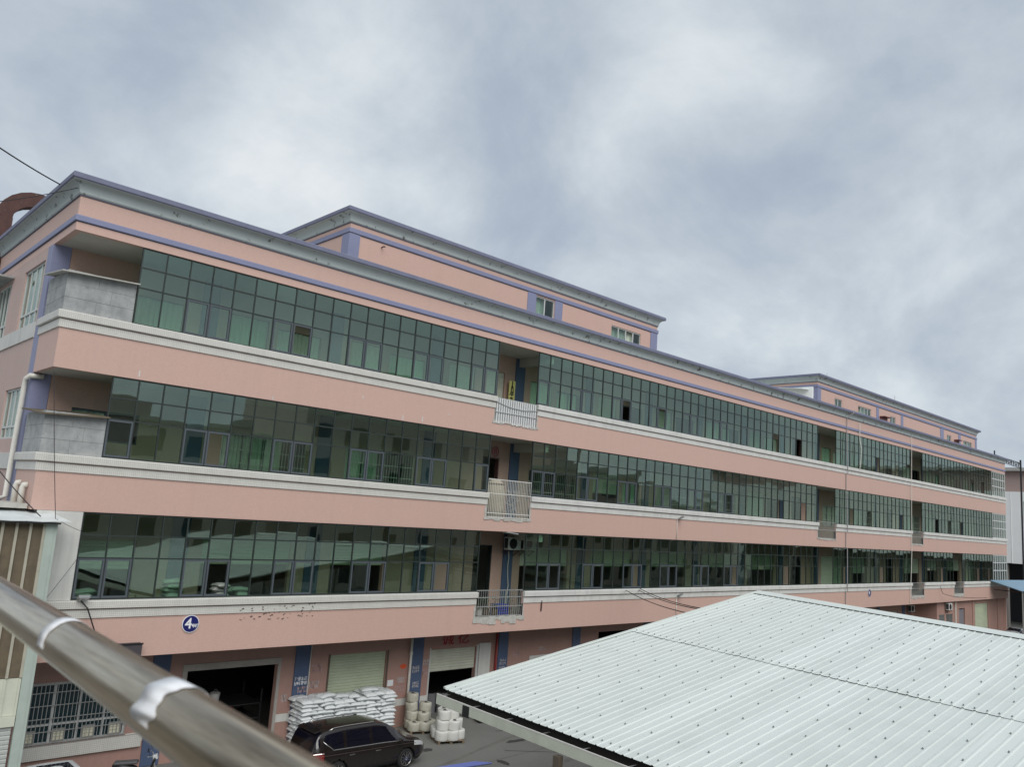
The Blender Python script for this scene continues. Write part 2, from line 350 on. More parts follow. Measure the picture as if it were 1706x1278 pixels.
# runs of front parapet per floor, notched at the balcony gaps
RUNS = {2: [(XL, 15.66, 1), (18.54, 64.5, 0), (67.3, 74.7, 0), (77.2, XR, 0)], 3: [(XL, 15.86, 1), (18.6, 47.5, 0), (50.3, 64.6, 0), (67.2, XR, 0)], 4: [(XL, 15.95, 1), (18.64, XR, 0)]}
for fl in (2, 3, 4):
    s, b = S_[fl], B_[fl]; low = s - 1.12
    ml = MB().box(XL, XR, 0, .16, b, low)
    if fl > 2: ml.box(XL, XL + .16, .16, 2.4, b, low)
    lo = obj('spandrel', ml, PINK, bld)
    # jagged broken lips under the notched balconies
    runs = RUNS[fl]
    for i, (a, c, left) in enumerate(runs):
        up = MB().box(a, c, 0, .16, low, s - .01)
        if left and fl > 2: up.box(XL, XL + .16, .16, 2.4, low, s - .01)
        u = obj('parapet', up, PINK, bld)
        cap = MB(); e0 = a - (.0 if left else .02); e1 = c + (.0 if c == XR else .02)
        if left and fl > 2:
            cap = sweep([(XL, 2.45), (XL, 0), (e1, 0)], [(.0, s - .25), (.10, s - .25), (.12, s - .23), (.12, s - .03), (.10, s), (-.2, s), (-.2, s - .012), (.0, s - .012)])
            band = sweep([(XL, 2.45), (XL, 0), (e1 - .02, 0)], [(0.001, s - .53), (.045, s - .53), (.045, s - .285), (.001, s - .285)])
        else:
            cap = sweep([(e0, 0), (e1, 0)], [(.0, s - .25), (.10, s - .25), (.12, s - .23), (.12, s - .03), (.10, s), (-.2, s), (-.2, s - .012), (.0, s - .012)])
            band = sweep([(e0 + .02, 0), (e1 - .02, 0)], [(0.001, s - .53), (.045, s - .53), (.045, s - .285), (.001, s - .285)])
        wm = WTILE if a < 0 else WPLAST
        obj('sill_cap', cap, wm, u); obj('sill_band', band, wm, u)
        if i > 0 and a - runs[i - 1][1] < 4:       # broken lip of bare concrete below the notch and on its flanks
            p0, p1 = runs[i - 1][1], a
            lip = MB(); x = p0 - .12
            while x < p1 + .1:
                w = R.uniform(.12, .4); d = R.uniform(.05, .22) * (1.4 if fl == 2 else .55)
                lip.box(x, min(x + w, p1 + .12), -.02 - R.uniform(0, .02), .155, low - d, low + R.uniform(.01, .05)); x += w
            for q, sg in ((p0, -1), (p1, 1)):
                z = low
                while z < s - .56:
                    h = R.uniform(.1, .3); lip.box(q, q + sg * R.uniform(.03, .1) , -.012 - R.uniform(0, .01), .158, z, min(z + h, s - .56)); z += h
            obj('broken_edge', lip, CONCR, lo)
# floors, soffits, roof
for fl in (2, 3, 4):
    obj('floor_slab', MB().box(XL + .16, XR, .16, YB - .2, B_[fl], S_[fl] - 1.12), SOFF, bld)
    obj('corridor_paving', MB().box(XL + .17, XR - .1, .17, YB - .3, S_[fl] - 1.12, S_[fl] - 1.105), FLOORC, bld)
obj('roof_slab', MB().box(XL + .2, XR - .01, .2, YB - .2, 17.28, 17.9), SOFF, bld)
# top fascia, belt and cornice
path = [(XL, YB), (XL, 0), (XR, 0), (XR, YB)]
obj('fascia', sweep(path, [(0, 17.27), (0, 18.42), (-.2, 18.42), (-.2, 17.27)]), PINK, bld)
obj('blue_belt', sweep(path, [(.001, 17.56), (.05, 17.56), (.06, 17.58), (.06, 17.73), (.05, 17.75), (.001, 17.75)]), BLUE, bld)
obj('belt_shadow_line', sweep(path, [(.001, 17.535), (.02, 17.535), (.02, 17.558), (.001, 17.558)]), DARKG, bld)  # dark strip painting the shadow line below the belt
def cornice(path, z, parent, sc=1.0, closed=False):
    cv = [(0.03, z), (.06, z + .04)] + [(.06 + .25 * sc * (1 - math.cos(t * math.pi / 16)), z + .04 + .32 * sc * math.sin(t * math.pi / 16)) for t in range(1, 9)]
    zt = cv[-1][1]
    obj('cornice', sweep(path, cv + [(.31 * sc + .02, zt + .02), (-.18, zt + .02), (-.18, z)], closed), COVE, parent)
    obj('cornice_rim', sweep(path, [(-.15, zt + .022), (.34 * sc, zt + .022), (.37 * sc, zt + .05), (.37 * sc, zt + .19 * sc), (.33 * sc, zt + .22 * sc), (-.15, zt + .22 * sc)], closed), RIM, parent)
    obj('cornice_groove', sweep(path, [(.001, z - .05), (.028, z - .05), (.028, z - .002), (.001, z - .002)], closed), DARKG, parent)
cornice(path, 18.42, bld)
# side wall at the left end with its tall windows, back and right walls
sw = MB(); SH = [(3.22, 6.0, 14.69, 16.88), (3.35, 5.95, 10.78, 12.52), (8.0, 10.4, 14.69, 16.88), (8.0, 10.4, 10.78, 12.52)]
holes_wall(sw, 3.05, YB, 0, 17.28, XL, XL + .22, SH, axis='y'); sidew = obj('side_wall', sw, PINKS, bld)
obj('corner_column', MB().box(XL - .004, XL + .55, 2.4, 3.05, 0, 17.28), BLUE, bld)
obj('back_wall', MB().box(XL, XR, YB - .2, YB - .01, 0, 17.28), PINKS, bld)
obj('end_wall', MB().box(XR - .2, XR, .17, YB - .2, 0, 17.27), PINK, bld)
for s in (5.95, 10.30, 14.68): obj('side_band', MB().box(XL - .05, XL - .002, 3.06, YB, s - .53, s), WPLAST, sidew)
for (a, b, c, d) in SH:
    w = link('window', MB().box(XL + .10, XL + .108, a + .05, b - .05, c + .05, d - .05).mesh('window', GLASSC), bld)
    f = MB(); n = 4
    for q in range(n + 1): yv = a + (b - a) * q / n; f.box(XL + .07, XL + .14, max(a, yv - .04), min(b, yv + .04), c, d)
    for zv in (c, c + (d - c) * .22, d - .07): f.box(XL + .065, XL + .145, a, b, zv, zv + .07)
    obj('window_frame', f, WFRAME, w)
    cu = MB(); 
    for q in range(int((b - a) / .1)): cu.box(XL + .5, XL + .53 + .03 * (q % 2), a + q * .1, a + q * .1 + .1, c - .3, d + .1)
    obj('curtain', cu, CURW if R.random() < .5 else ROOM, w)
obj('window_hood', MB().box(XL - .55, XL - .01, 7.7, 10.6, 16.95, 17.02), CONC, sidew)
# ---------------- curtain walls
GRIDS = {4: [(0, 16.0, 20), (18.64, 47.47, 36), (50.39, 64.55, 18), (67.36, 86.4, 24)], 3: [(-.34, 15.86, 20), (18.6, 47.46, 36), (50.3, 64.6, 18), (67.16, 86.3, 24)],
         2: [(-.6, 15.66, 20), (18.54, 47.56, 36), (50.06, 64.6, 18), (67.42, 74.7, 9), (77.2, 86.2, 11)]}
npane = 0; pane_me = {}; GAPS = {}
for fl in (4, 3, 2):
    z0, z1 = S_[fl] + .005, T_[fl] - .005; rows = [z0, z1 - 2 * (z1 - z0) * .262, z1 - (z1 - z0) * .262, z1]
    for bi, (a, b, n) in enumerate(GRIDS[fl]):
        w = (b - a) / n; fr = MB()
        for i in range(n + 1): fr.box(a + i * w - .02, a + i * w + .02, .035, .10, z0, z1)
        for i in range(n):
            for z in (z0 + .025, rows[1], rows[2], z1 - .025): fr.box(a + i * w + .021, a + (i + 1) * w - .021, .04, .097, z - .022, z + .022)
        cw = obj('curtain_wall', fr, FRAME, bld)
        far = MB(); st = R.randrange(4)
        opened = {i for i in range(n) if (i + st) % 4 == 1 and R.random() < .55 and not (bi == 0 and i < 3)}
        for i in range(n):
            k = (i + st) % 4
            if k in (0, 1) and bi < 2 and (bi == 0 or i < 24):      # sliding sash, two leaves
                x0 = a + i * w; sf = MB(); zb, zt = z0 + .05, rows[1] - .02
                for xx in (x0 + .022, x0 + w - .075): sf.box(xx, xx + .053, .028, .11, zb, zt)
                for zv in (zb, zt - .055): sf.box(x0 + .075, x0 + w - .075, .028, .11, zv, zv + .055)
                obj('sash', sf, SASH, cw)
            for r in range(3):
                if r == 0 and i in opened: continue
                gw, gh = w - .044, rows[r + 1] - rows[r] - .046
                xc, zc = a + (i + .5) * w, (rows[r] + rows[r + 1]) / 2
                if npane < 296 and (bi == 0 or (bi == 1 and i < 13)):
                    key = (round(gw, 3), round(gh, 3))
                    if key not in pane_me: pane_me[key] = MB().box(-gw / 2, gw / 2, -.004, .004, -gh / 2, gh / 2).mesh('pane', GLASS)
                    link('pane', pane_me[key], cw, (xc, .066, zc), (R.gauss(0, .0035), 0, R.gauss(0, .0045))); npane += 1
                else:
                    t1, t2 = R.gauss(0, .0035), R.gauss(0, .0045)
                    far.obox((xc, .066, zc), (gw / 2, gw / 2 * t2, 0), (0, .004, 0), (0, -gh / 2 * t1, gh / 2))
        if far.v: obj('glazing', far, GLASS, cw, kind='stuff')
    # pale framed windows closing the right end
    a, b = {4: 86.45, 3: 86.35, 2: 86.25}[fl], XR - .05
    f = MB()
    for i in range(7): xv = a + (b - a) * i / 6; f.box(xv - .05, xv + .05, .02, .12, z0, z1)
    for zv in (z0 + .04, z0 + (z1 - z0) * .40, z0 + (z1 - z0) * .7, z1 - .04): f.box(a, b, .03, .115, zv - .045, zv + .045)
    wf = obj('end_window', f, WFRAME, bld)
    obj('glazing', MB().box(a, b, .06, .068, z0, z1), GLASSC, wf)
# ---------------- corridor inner walls with pillars, doors, windows
PX = [3.36 + 5.42 * k for k in range(-1, 17)]
FILL = {}
for fl in (2, 3, 4):
    zb, zt = S_[fl] - 1.105, T_[fl]; holes = []; feats = []
    for k, xc in enumerate(PX[:-1]):
        a, b = xc + .33, PX[k + 1] - .33
        if k == 0:
            if fl == 3: holes.append((-.8, 1.4, 10.9, 11.95)); feats.append(('win', holes[-1], 0))
            if fl == 4: feats.append(('curt', (.2, 2.4, zb, 16.2), 0))
            if fl == 2: holes.append((-.6, 1.9, zb, 7.6)); feats.append(('shut', holes[-1], .35))
            continue
        r = R.random()
        if fl == 2 or (fl > 2 and k in (3,) and False):
            w = 3.55 if r < .65 else 2.6; x0 = a + .55 if k != 3 else 15.1
            h = (x0, x0 + w, zb, 7.82); holes.append(h); feats.append(('shut', h, R.choice([.32, .36, .45, .95, .38]) if k > 2 else .33))
        elif fl == 3:
            if r < .6 or k < 3:
                h = (a + .75, b - .5, 10.12, 11.76); holes.append(h); feats.append(('bars', h, 0))
            else:
                h = (a + .4, a + 2.6, zb, 12.0); holes.append(h); feats.append(('shut', h, R.choice([.4, .7, .9])))
                h = (a + 3.0, b - .2, 10.2, 11.7); holes.append(h); feats.append(('win', h, 0))
        else:
            h = (a + .5, a + 2.1, zb, 16.3); holes.append(h); feats.append((R.choice(['curt', 'shut', 'curt']), h, .8))
            h = (a + 2.5, b - .3, 14.5, 16.1); holes.append(h); feats.append((R.choice(['win', 'curt', 'win']), h, 0))
    if fl == 3: holes.append((17.55, 18.6, zb, 12.1)); feats.append(('door', holes[-1], 0))
    if fl == 4: holes.append((17.4, 18.6, zb, 16.4)); feats.append(('shut', holes[-1], .62))
    if fl == 2: holes.append((17.4, 18.55, zb, 7.85)); feats.append(('door', holes[-1], 0))
    # gap doors further along
    for xg in (48.2, 65.2):
        holes.append((xg, xg + 1.5, zb, zb + 2.9)); feats.append(('door', holes[-1], 0))
    clean = []
    keep = []
    for h, f in zip(holes, feats if fl != 4 else [f for f in feats]):
        pass
    hv = [f[1] for f in feats]
    hv2 = []
    for f in feats:                       # drop features that would overlap an earlier gap door
        h = f[1]
        if any(h is not g and h[0] < g[1] + .1 and h[1] > g[0] - .1 and f[0] != 'door' and g_[0] == 'door' for g_ in feats for g in [g_[1]]): continue
        hv2.append(f)
    if fl == 4: hv2 = [f for f in hv2 if not (f[1][0] < 18.7 and f[1][1] > 17.3 and f[1][0] != 17.4)]
    iw = MB(); holes_wall(iw, XL + .56, XR - .21, zb, zt, 2.4, 2.6, [f[1] for f in hv2]); iwo = obj('inner_wall', iw, TAN, bld)
    obj('room_partition', MB().box(XL + .3, XR - .3, 7.2, 7.35, zb, zt), ROOM, bld)
    for xc in PX[1:]:
        if xc < XR - .5:
            obj('pillar', MB().box(xc - .32, xc + .32, 2.34, 2.62, zb, zt), PILB, iwo)
            if any(abs(xc - q) < 1.2 for q in (19.6, 49.0, 65.5)): obj('ceiling_beam', MB().box(xc - .14, xc + .14, .17, 2.335, zt - .42, zt - .003), SOFF, iwo)
    for kind, (a, b, c, d), fr_ in hv2:
        if kind == 'shut':
            zc = d - (d - c) * fr_
            obj('roller_shutter', corr(MB(), a + .02, b - .02, zc, d - .002, 2.47, .11, .018), SHUTW if R.random() < .6 else SHUT, iwo)
        elif kind == 'curt':
            obj('curtain', curtain(MB(), a + .02, b - .02, c + .03, d - .02, 2.5, R.random() * 6), R.choice([CURT, CURW, CURT]), iwo)
        elif kind in ('win', 'bars'):
            f = MB(); n = max(2, int((b - a) / .8))
            for i in range(n + 1): xv = a + (b - a) * i / n; f.box(max(a, xv - .03), min(b, xv + .03), 2.46, 2.52, c, d)
            for zv in (c, d - .06): f.box(a, b, 2.455, 2.525, zv, zv + .06)
            obj('window_frame', f, SASH, iwo)
            if R.random() < .7: obj('curtain', curtain(MB(), a + .05, a + (b - a) * R.uniform(.4, .95), c + .06, d - .06, 2.57, R.random() * 6), R.choice([CURT, CURW]), iwo)
            if kind == 'bars':
                g = MB(); n = int((b - a) / .14)
                for i in range(n + 1): xv = a + (b - a) * i / n; g.box(xv - .009, xv + .009, 2.36, 2.378, c + .02, d - .02)
                for zv in (c + .03, c + .5, c + 1.0, d - .05): g.box(a, b, 2.345, 2.36, zv, zv + .03)
                obj('window_grille', g, WSTEEL, iwo)
        elif kind == 'door':
            f = MB().box(a, a + .06, 2.38, 2.61, c, d).box(b - .06, b, 2.38, 2.61, c, d).box(a + .06, b - .06, 2.38, 2.61, d - .06, d)
            obj('door_frame', f, FRAME if fl == 2 else mat('door_red_brown', (.12, .06, .055), .6), iwo)
# some partitions so that rooms read as rooms
for fl in (2, 3, 4):
    for xc in PX[1::2]:
        obj('room_partition', MB().box(xc - .08, xc + .08, 2.62, 7.19, S_[fl] - 1.1, T_[fl] - .01), ROOM, bld)
# ---------------- ground floor
GY = 2.4
gh = [(-.8, 2.34, 1.16, 3.06), (4.28, 7.8, 0, 3.06), (10.12, 12.92, 0, 3.24), (15.32, 18.04, 0, 3.12), (26.9, 30.6, 0, 3.35), (31.9, 35.2, 0, 3.2), (37.5, 40.5, 0, 3.2), (43, 46, 0, 3.2), (48.5, 51.6, 0, 3.2), (53.9, 57, 0, 3.2), (59.5, 62.4, 0, 3.2), (65, 67.8, 0, 3.2)]
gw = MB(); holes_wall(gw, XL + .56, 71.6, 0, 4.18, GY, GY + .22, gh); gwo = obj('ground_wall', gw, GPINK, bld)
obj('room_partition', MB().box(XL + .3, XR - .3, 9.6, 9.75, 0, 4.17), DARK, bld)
for xa, xb in ((3.0, 3.62), (8.52, 9.15), (14.2, 14.85), (19.43, 20.06), (24.76, 25.37), (30.9, 31.5), (36.3, 36.9), (41.7, 42.3), (47.1, 47.7), (52.5, 53.1), (57.9, 58.5), (63.3, 63.9), (68.7, 69.3)):
    obj('pillar', MB().box(xa, xb, GY - .05, GY + .23, 0.02, 4.175), PILB, gwo)
bands = [(7.83, 8.5), (13.0, 14.18), (14.87, 15.28), (9.17, 10.08), (2.4, 2.98), (18.95, 19.41)]
for a, b in bands: obj('painted_band', MB().box(a, b, GY - .012, GY - .002, .88, 1.17), WPLAST, gwo)
# first doorway: pale lintel and jamb, dark hall behind
obj('door_surround', MB().box(4.1, 4.27, GY - .03, GY + .1, 0, 3.06).box(7.81, 7.93, GY - .03, GY + .1, 0, 3.06).box(4.1, 7.93, GY - .03, GY + .1, 3.065, 3.3), mat('grey_plaster', (.36, .34, .31), .9, noise=.4, nscale=2), gwo)
obj('roller_shutter', corr(MB(), 10.14, 12.90, .02, 3.23, GY + .09, .115, .022), SHUT, gwo)
for a in (12.93, 10.04): obj('shutter_guide', MB().box(a, a + .07, GY - .03, GY + .05, 0, 3.26), mat('brown_steel', (.10, .08, .06), .6), gwo)
obj('roller_shutter', corr(MB(), 15.34, 18.02, 2.13, 3.11, GY + .09, .115, .022), SHUTW, gwo)
obj('sliding_door', MB().box(18.18, 18.9, GY - .07, GY - .02, .05, 3.26), WPLAST, gwo)
for a, b in ((18.05, 18.17), (15.24, 15.31)): obj('shutter_guide', MB().box(a, b, GY - .02, GY + .06, 0, 3.2), WFRAME, gwo)
for (a, b, c, d) in gh[5:]: obj('roller_shutter', corr(MB(), a + .02, b - .02, c + R.choice([.02, .02, 1.6]), d - .01, GY + .09, .115, .022), R.choice([SHUT, SHUTW]), gwo)
obj('wall_panel', MB().box(21.6, 24.3, GY - .05, GY - .004, .6, 2.45), WPLAST, gwo)
# barred window at the left end
w = link('window', MB().box(-.78, 2.32, GY + .1, GY + .11, 1.2, 3.04).mesh('window', mat('dark_blue_green_glass', (.01, .035, .045), .08, spec=.6)), bld)
f = MB()
for xv in (-.8, .0, .80, 1.58, 2.27): f.box(xv, xv + .07, GY + .03, GY + .09, 1.16, 3.06)
for zv in (1.16, 1.72, 3.0): f.box(-.8, 2.34, GY + .025, GY + .095, zv, zv + .06)
obj('window_frame', f, WFRAME, w)
g = MB()
for i in range(26): xv = -.78 + i * .124; g.box(xv - .009, xv + .009, GY - .06, GY - .042, 1.15, 3.05)
for zv in (1.2, 1.55, 1.95, 2.35, 2.75, 3.0): g.box(-.8, 2.34, GY - .078, GY - .06, zv, zv + .024)
obj('window_grille', g, STEEL, w)
for xv in (-.62, .28, 1.18, 2.0):
    v = MB().box(xv - .2, xv + .2, GY - .035, GY + .02, 1.22, 1.62)
    v.box(xv - .15, xv + .15, GY - .04, GY - .0351, 1.27, 1.57, 1)
    for q in range(1, 3): v.box(xv - .15, xv + .15, GY - .041, GY - .0401, 1.27 + q * .1 - .008, 1.27 + q * .1 + .008, 0); v.box(xv - .15 + q * .1 - .006, xv - .15 + q * .1 + .006, GY - .043, GY - .0411, 1.27, 1.57, 0)
    obj('ventilator', v, [mat('vent_grey', (.25, .25, .23), .7), mat('vent_cream', (.6, .58, .44), .6)], w)
obj('window_sill', MB().box(-1.0, 2.9, GY - .14, GY - .002, .74, 1.14), WTILE, gwo)
# far right ground storey stands further forward
gr = MB(); gy2 = .45
GH2 = [(75.2 - 3.1, 76.4 - 2.9, .9, 3.0), (73.9, 75.6, .6, 3.0), (77.3, 78.9, 0, 3.4), (81.8, 85.8, 0, 3.75)]
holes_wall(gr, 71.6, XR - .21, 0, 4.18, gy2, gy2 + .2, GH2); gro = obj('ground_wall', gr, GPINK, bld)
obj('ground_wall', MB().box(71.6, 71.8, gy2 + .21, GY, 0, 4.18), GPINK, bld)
for (a, b, c, d) in GH2[:2]:
    f = MB(); 
    for i in range(6): xv = a + (b - a - .05) * i / 5; f.box(xv, xv + .05, gy2 + .04, gy2 + .1, c, d)
    f.box(a, b, gy2 + .035, gy2 + .105, c, c + .06).box(a, b, gy2 + .035, gy2 + .105, d - .06, d)
    w = obj('window', f, STEEL, gro); obj('pane', MB().box(a, b, gy2 + .12, gy2 + .126, c, d), GLASSC, bld)
obj('door', MB().box(77.4, 78.8, gy2 + .08, gy2 + .13, 0, 3.3), mat('grey_lilac_door', (.19, .18, .20), .6, noise=.3), gro)
obj('roller_shutter', corr(MB(), 81.82, 85.78, .02, 3.74, gy2 + .08, .12, .02), SHUT, gro)
for a in (76.3, 80.9, 88.6): obj('pier', MB().box(a, a + .5, gy2 - .08, gy2 - .002, 0, 4.17), GPINK, gro)
obj('downpipe', MB().tube([(76.2, gy2 - .06, 0), (76.2, gy2 - .06, 4.1)], .06), PVC, bld)
# ---------------- balcony gap railings (first gap)
def railing(x0, x1, z0, z1, y, m, step=.11, mids=(.55,), parent=bld, w=.018):
    r = MB(); n = int((x1 - x0) / step)
    for i in range(n + 1): xv = x0 + (x1 - x0) * i / n; r.box(xv - w / 2, xv + w / 2, y - w / 2, y + w / 2, z0, z1)
    for q in (0.02, *mids, .985): zv = z0 + (z1 - z0) * q; r.box(x0, x1, y - .022, y + .022, zv - .018, zv + .018)
    return obj('railing', r, m, parent)
railing(15.72, 18.5, 4.86, 6.02, .05, STEEL, .13, (.38, .72))
railing(15.9, 18.58, 9.2, 10.95, .0, WSTEEL, .10, (.12, .62)); 
railing(47.55, 50.25, 9.2, 10.4, .05, STEEL, .14, (.5,)); railing(64.65, 67.15, 9.2, 10.3, .05, STEEL, .14); railing(64.6, 67.3, 4.85, 5.95, .05, STEEL, .14); railing(74.75, 77.15, 4.85, 5.95, .05, STEEL, .14)
rl = railing(15.96, 18.62, 13.56, 14.66, .02, STEEL, .6, (.42, .68))
obj('slat_gap_shade', MB().box(15.98, 18.6, .03, .04, 13.56, 14.6), mat('shaded_backing', (.10, .10, .10), .8), rl)  # dark sheet standing in for the shade between the slats
for i in range(18):
    xv = 16.0 + 2.6 * i / 18; e = R.uniform(-.05, .05)
    obj('slat', MB().box(xv, xv + .085, -.045, .006, 13.5 + e, 14.63 + R.uniform(-.01, .01)), INF, rl)
obj('tie_rod', MB().tube([(15.9, -.06, 14.45), (16.8, -.07, 14.28), (17.7, -.07, 14.25), (18.66, -.06, 14.36)], .018).tube([(15.95, -.06, 13.98), (18.6, -.06, 13.99)], .018), STEEL, rl)
# ---------------- cement board enclosures at the left end balconies
for fl, xe, h in ((4, -.06, 1.30), (3, -.36, 1.27)):
    s = S_[fl] + .002; e = link('balcony_enclosure', MB().box(XL + .06, XL + .10, .08, 2.2, s, s + h).box(xe - .05, xe, .02, .08, s, s + h).mesh('balcony_enclosure', CONC), bld)
    for q in range(3):
        za, zb_ = s + h * q / 3 + .002, s + h * (q + 1) / 3 - .002
        xm = XL + (xe - XL) * (.55 + .2 * (q % 2 - .5))
        obj('cement_board', MB().box(XL, xm - .002, R.uniform(-.012, .006), .05, za, zb_), CONC, e, bevel=.006)
        obj('cement_board', MB().box(xm + .002, xe - .002, R.uniform(-.012, .006), .05, za, zb_), CONC, e, bevel=.006)
        obj('cement_board', MB().box(XL + R.uniform(-.004, .004), XL + .055, .055, 2.2, za, zb_), CONC, e, bevel=.006)
    obj('enclosure_roof', MB().obox((XL + (xe - XL) / 2 - .1, .9, s + h + .045), ((xe - XL) / 2 + .12, 0, .05), (0, 1.15, .12), (0, 0, .018)), CONCR if fl == 4 else BROWN, e)
# white blank panel closing the corridor beside the side shed (first floor up)
obj('blank_panel', MB().box(XL + .2, -.63, .01, .06, 5.955, 8.605), WPLAST, bld)
# ---------------- penthouses
def penthouse(x0, x1, wins, pills, extra=None):
    z0, z1 = 17.9, 21.50
    y0, y1 = 2.4, 9.2
    wl = MB(); holes_wall(wl, x0, x1, z0, z1, y0, y0 + .2, wins)
    wl.box(x0, x0 + .2, y0 + .2, y1, z0, z1).box(x1 - .2, x1, y0 + .2, y1, z0, z1).box(x0 + .2, x1 - .2, y1 - .2, y1, z0, z1)
    p = obj('penthouse', wl, PINK, bld); pth = [(x0, y0), (x1, y0), (x1, y1), (x0, y1)]
    obj('penthouse_roof', MB().box(x0 + .2, x1 - .2, y0 + .2, y1 - .2, z1 - .3, z1 - .05), SOFF, bld)
    obj('blue_belt', sweep(pth, [(.001, 20.98), (.05, 20.98), (.06, 21.0), (.06, 21.17), (.05, 21.19), (.001, 21.19)], True), BLUE, p)
    obj('belt_shadow_line', sweep(pth, [(.001, 20.95), (.03, 20.95), (.03, 20.978), (.001, 20.978)], True), DARKG, p)  # painted shadow line, as below the main belt
    cornice(pth, 21.45, p, 1.0, True)
    for a, b in pills:
        m = MB().box(a, b, y0 - .03, y0 - .001, z0, 20.95)
        if a == x0: m.box(x0 - .03, x0 - .001, y0 - .03, y0 + .55, z0, 20.95)
        obj('pilaster', m, BLUE, p)
    obj('room_partition', MB().box(x0 + .3, x1 - .3, y0 + 1.6, y0 + 1.7, z0, z1 - .31), ROOM, bld)
    for k, (a, b, c, d) in enumerate(wins):
        f = MB(); n = max(2, round((b - a) / .62))
        for i in range(n + 1): xv = a + (b - a) * i / n; f.box(max(a, xv - .035), min(b, xv + .035), y0 + .05, y0 + .11, c, d)
        for zv in (c, d - .06): f.box(a, b, y0 + .045, y0 + .115, zv, zv + .06)
        w = obj('window', f, WFRAME, p)
        gl = MB(); op = R.randrange(n)
        for i in range(n):
            if i == op and n > 2 and k: continue
            gl.box(a + (b - a) * i / n + .03, a + (b - a) * (i + 1) / n - .03, y0 + .07, y0 + .076, c + .05, d - .05)
        obj('glazing', gl, GLASSC, bld)
        obj('curtain', curtain(MB(), a, a + (b - a) * R.uniform(.55, .95), c, d, y0 + .3, k), CURW, bld)
    return p
penthouse(8.93, 31.0, [(20.42, 21.82, 19.3, 20.9), (26.65, 29.4, 19.3, 20.62)], [(8.93, 9.45), (19.78, 20.40), (21.84, 22.44), (30.34, 31.0)])
p2 = penthouse(52.13, 89.75, [(55.17, 56.5, 19.3, 20.55), (59.58, 62.2, 19.3, 20.55), (66.26, 67.5, 19.3, 20.53), (80.64, 81.87, 19.3, 20.5), (85.49, 88.15, 19.3, 20.45)], [(52.13, 52.7), (63.26, 63.8), (68.7, 69.24), (78.74, 79.7), (83.96, 84.65), (89.2, 89.75)])
obj('sheet_lean_to', MB().box(51.9, 52.08, 2.7, 7.0, 18.3, 21.0), FACW, p2)
obj('sheet_lean_to', MB().obox((51.5, 5.6, 21.0), (.75, 0, .06), (0, 2.6, .25), (0, 0, .02)), ROOFW, p2)
for a, b in ((64.0, 65.2), (82.75, 83.66)):
    obj('wall_hatch', MB().box(a, b, 2.2, 2.39, 19.3, 20.15).box(a - .05, b + .05, 1.9, 2.38, 20.16, 20.22), mat('red_brown_box', (.14, .045, .04), .7), p2)
for x, z in ((59.2, 22.9), (74.0, 23.1), (86.0, 22.6)): obj('lightning_rod', MB().tube([(x, 5, 22.0), (x, 5, z + .6)], .025, 5), STEEL, p2)
# the room behind the first doorway, buckets in it, and other attached pieces
obj('fixing_hook', MB().tube([(10.6, 2.4, 20.75), (10.6, 2.2, 20.76), (10.62, 2.15, 20.72)], .03, 6), RUST, bld)
def pipe(name, pts, r, m, n=8): return obj(name, MB().tube(pts, r, n), m, bld, smooth=True)
pipe('downpipe', [(14.13, GY - .1, .02), (14.13, GY - .1, 4.15)], .06, PVC); obj('pipe_joint', MB().tube([(14.13, GY - .1, 3.0), (14.13, GY - .1, 3.12)], .075), PVC, bld)
pipe('fire_main', [(19.24, GY - .1, .02), (19.24, GY - .1, 4.15)], .055, REDB)
pipe('downpipe', [(9.19, GY - .03, .02), (9.19, GY - .03, 4.15)], .022, PVC)
obj('downpipe', MB().tube([(51.9, -.05, 4.2), (51.9, -.05, 5.4)], .03, 6).tube([(51.9, -.19, 5.42), (51.9, -.16, 8.6)], .03, 6).tube([(51.9, -.05, 8.6), (51.9, -.05, 9.7)], .03, 6).tube([(51.9, -.18, 9.75), (51.9, -.1, 12.9)], .03, 6).tube([(51.9, -.05, 12.9), (51.9, -.05, 14.1)], .03, 6).tube([(51.9, -.18, 14.15), (51.9, -.08, 17.3), (51.9, -.09, 18.4), (52.2, -.42, 18.75), (52.5, -.42, 19.05)], .03, 6), mat('grey_conduit', (.30, .28, .28), .6), bld)
obj('downpipe', MB().tube([(64.1, -.05, 4.2), (64.0, -.14, 5.6), (64.3, -.14, 8.6), (64.3, -.14, 13), (64.45, -.14, 18.4)], .025, 6), PVC, bld)
obj('downpipe', MB().tube([(54.0, -.16, 17.0), (54.0, -.16, 18.3)], .03, 6).tube([(54.0, -.18, 14.7), (54.0, -.3, 16.2), (54.0, -.16, 17.0)], .03, 6), PVC, bld)
pipe('downpipe', [(XL + .3, 2.3, 12.8), (XL - .08, 2.3, 12.78), (XL - .12, 2.6, 12.7), (XL - .12, 2.7, 12.3), (XL - .12, 2.75, 8.9), (XL - .3, 2.8, 8.8)], .085, PVC, 10)
for yv, hh in ((1.6, 9.35), (.75, 9.3)): pipe('vent_pipe', [(XL - .12, yv, 8.55), (XL - .12, yv, hh - .1), (XL - .1, yv - .04, hh), (XL + .0, yv - .1, hh + .02)], .09, PVC, 10)
pipe('conduit', [(30.37, -.03, 8.62), (30.37, -.03, 9.75)], .022, PVC, 6); pipe('conduit', [(30.6, -.03, 4.2), (30.6, -.03, 5.5)], .022, PVC, 6)
obj('iron_bracket', MB().box(19.72, 19.78, -.05, 0.0, 5.02, 5.5), RUST, bld)
obj('drain_pipe', MB().tube([(17.2, .2, 8.55), (17.3, -.05, 8.58), (17.9, -.05, 8.52)], .03, 6), STEEL, bld)
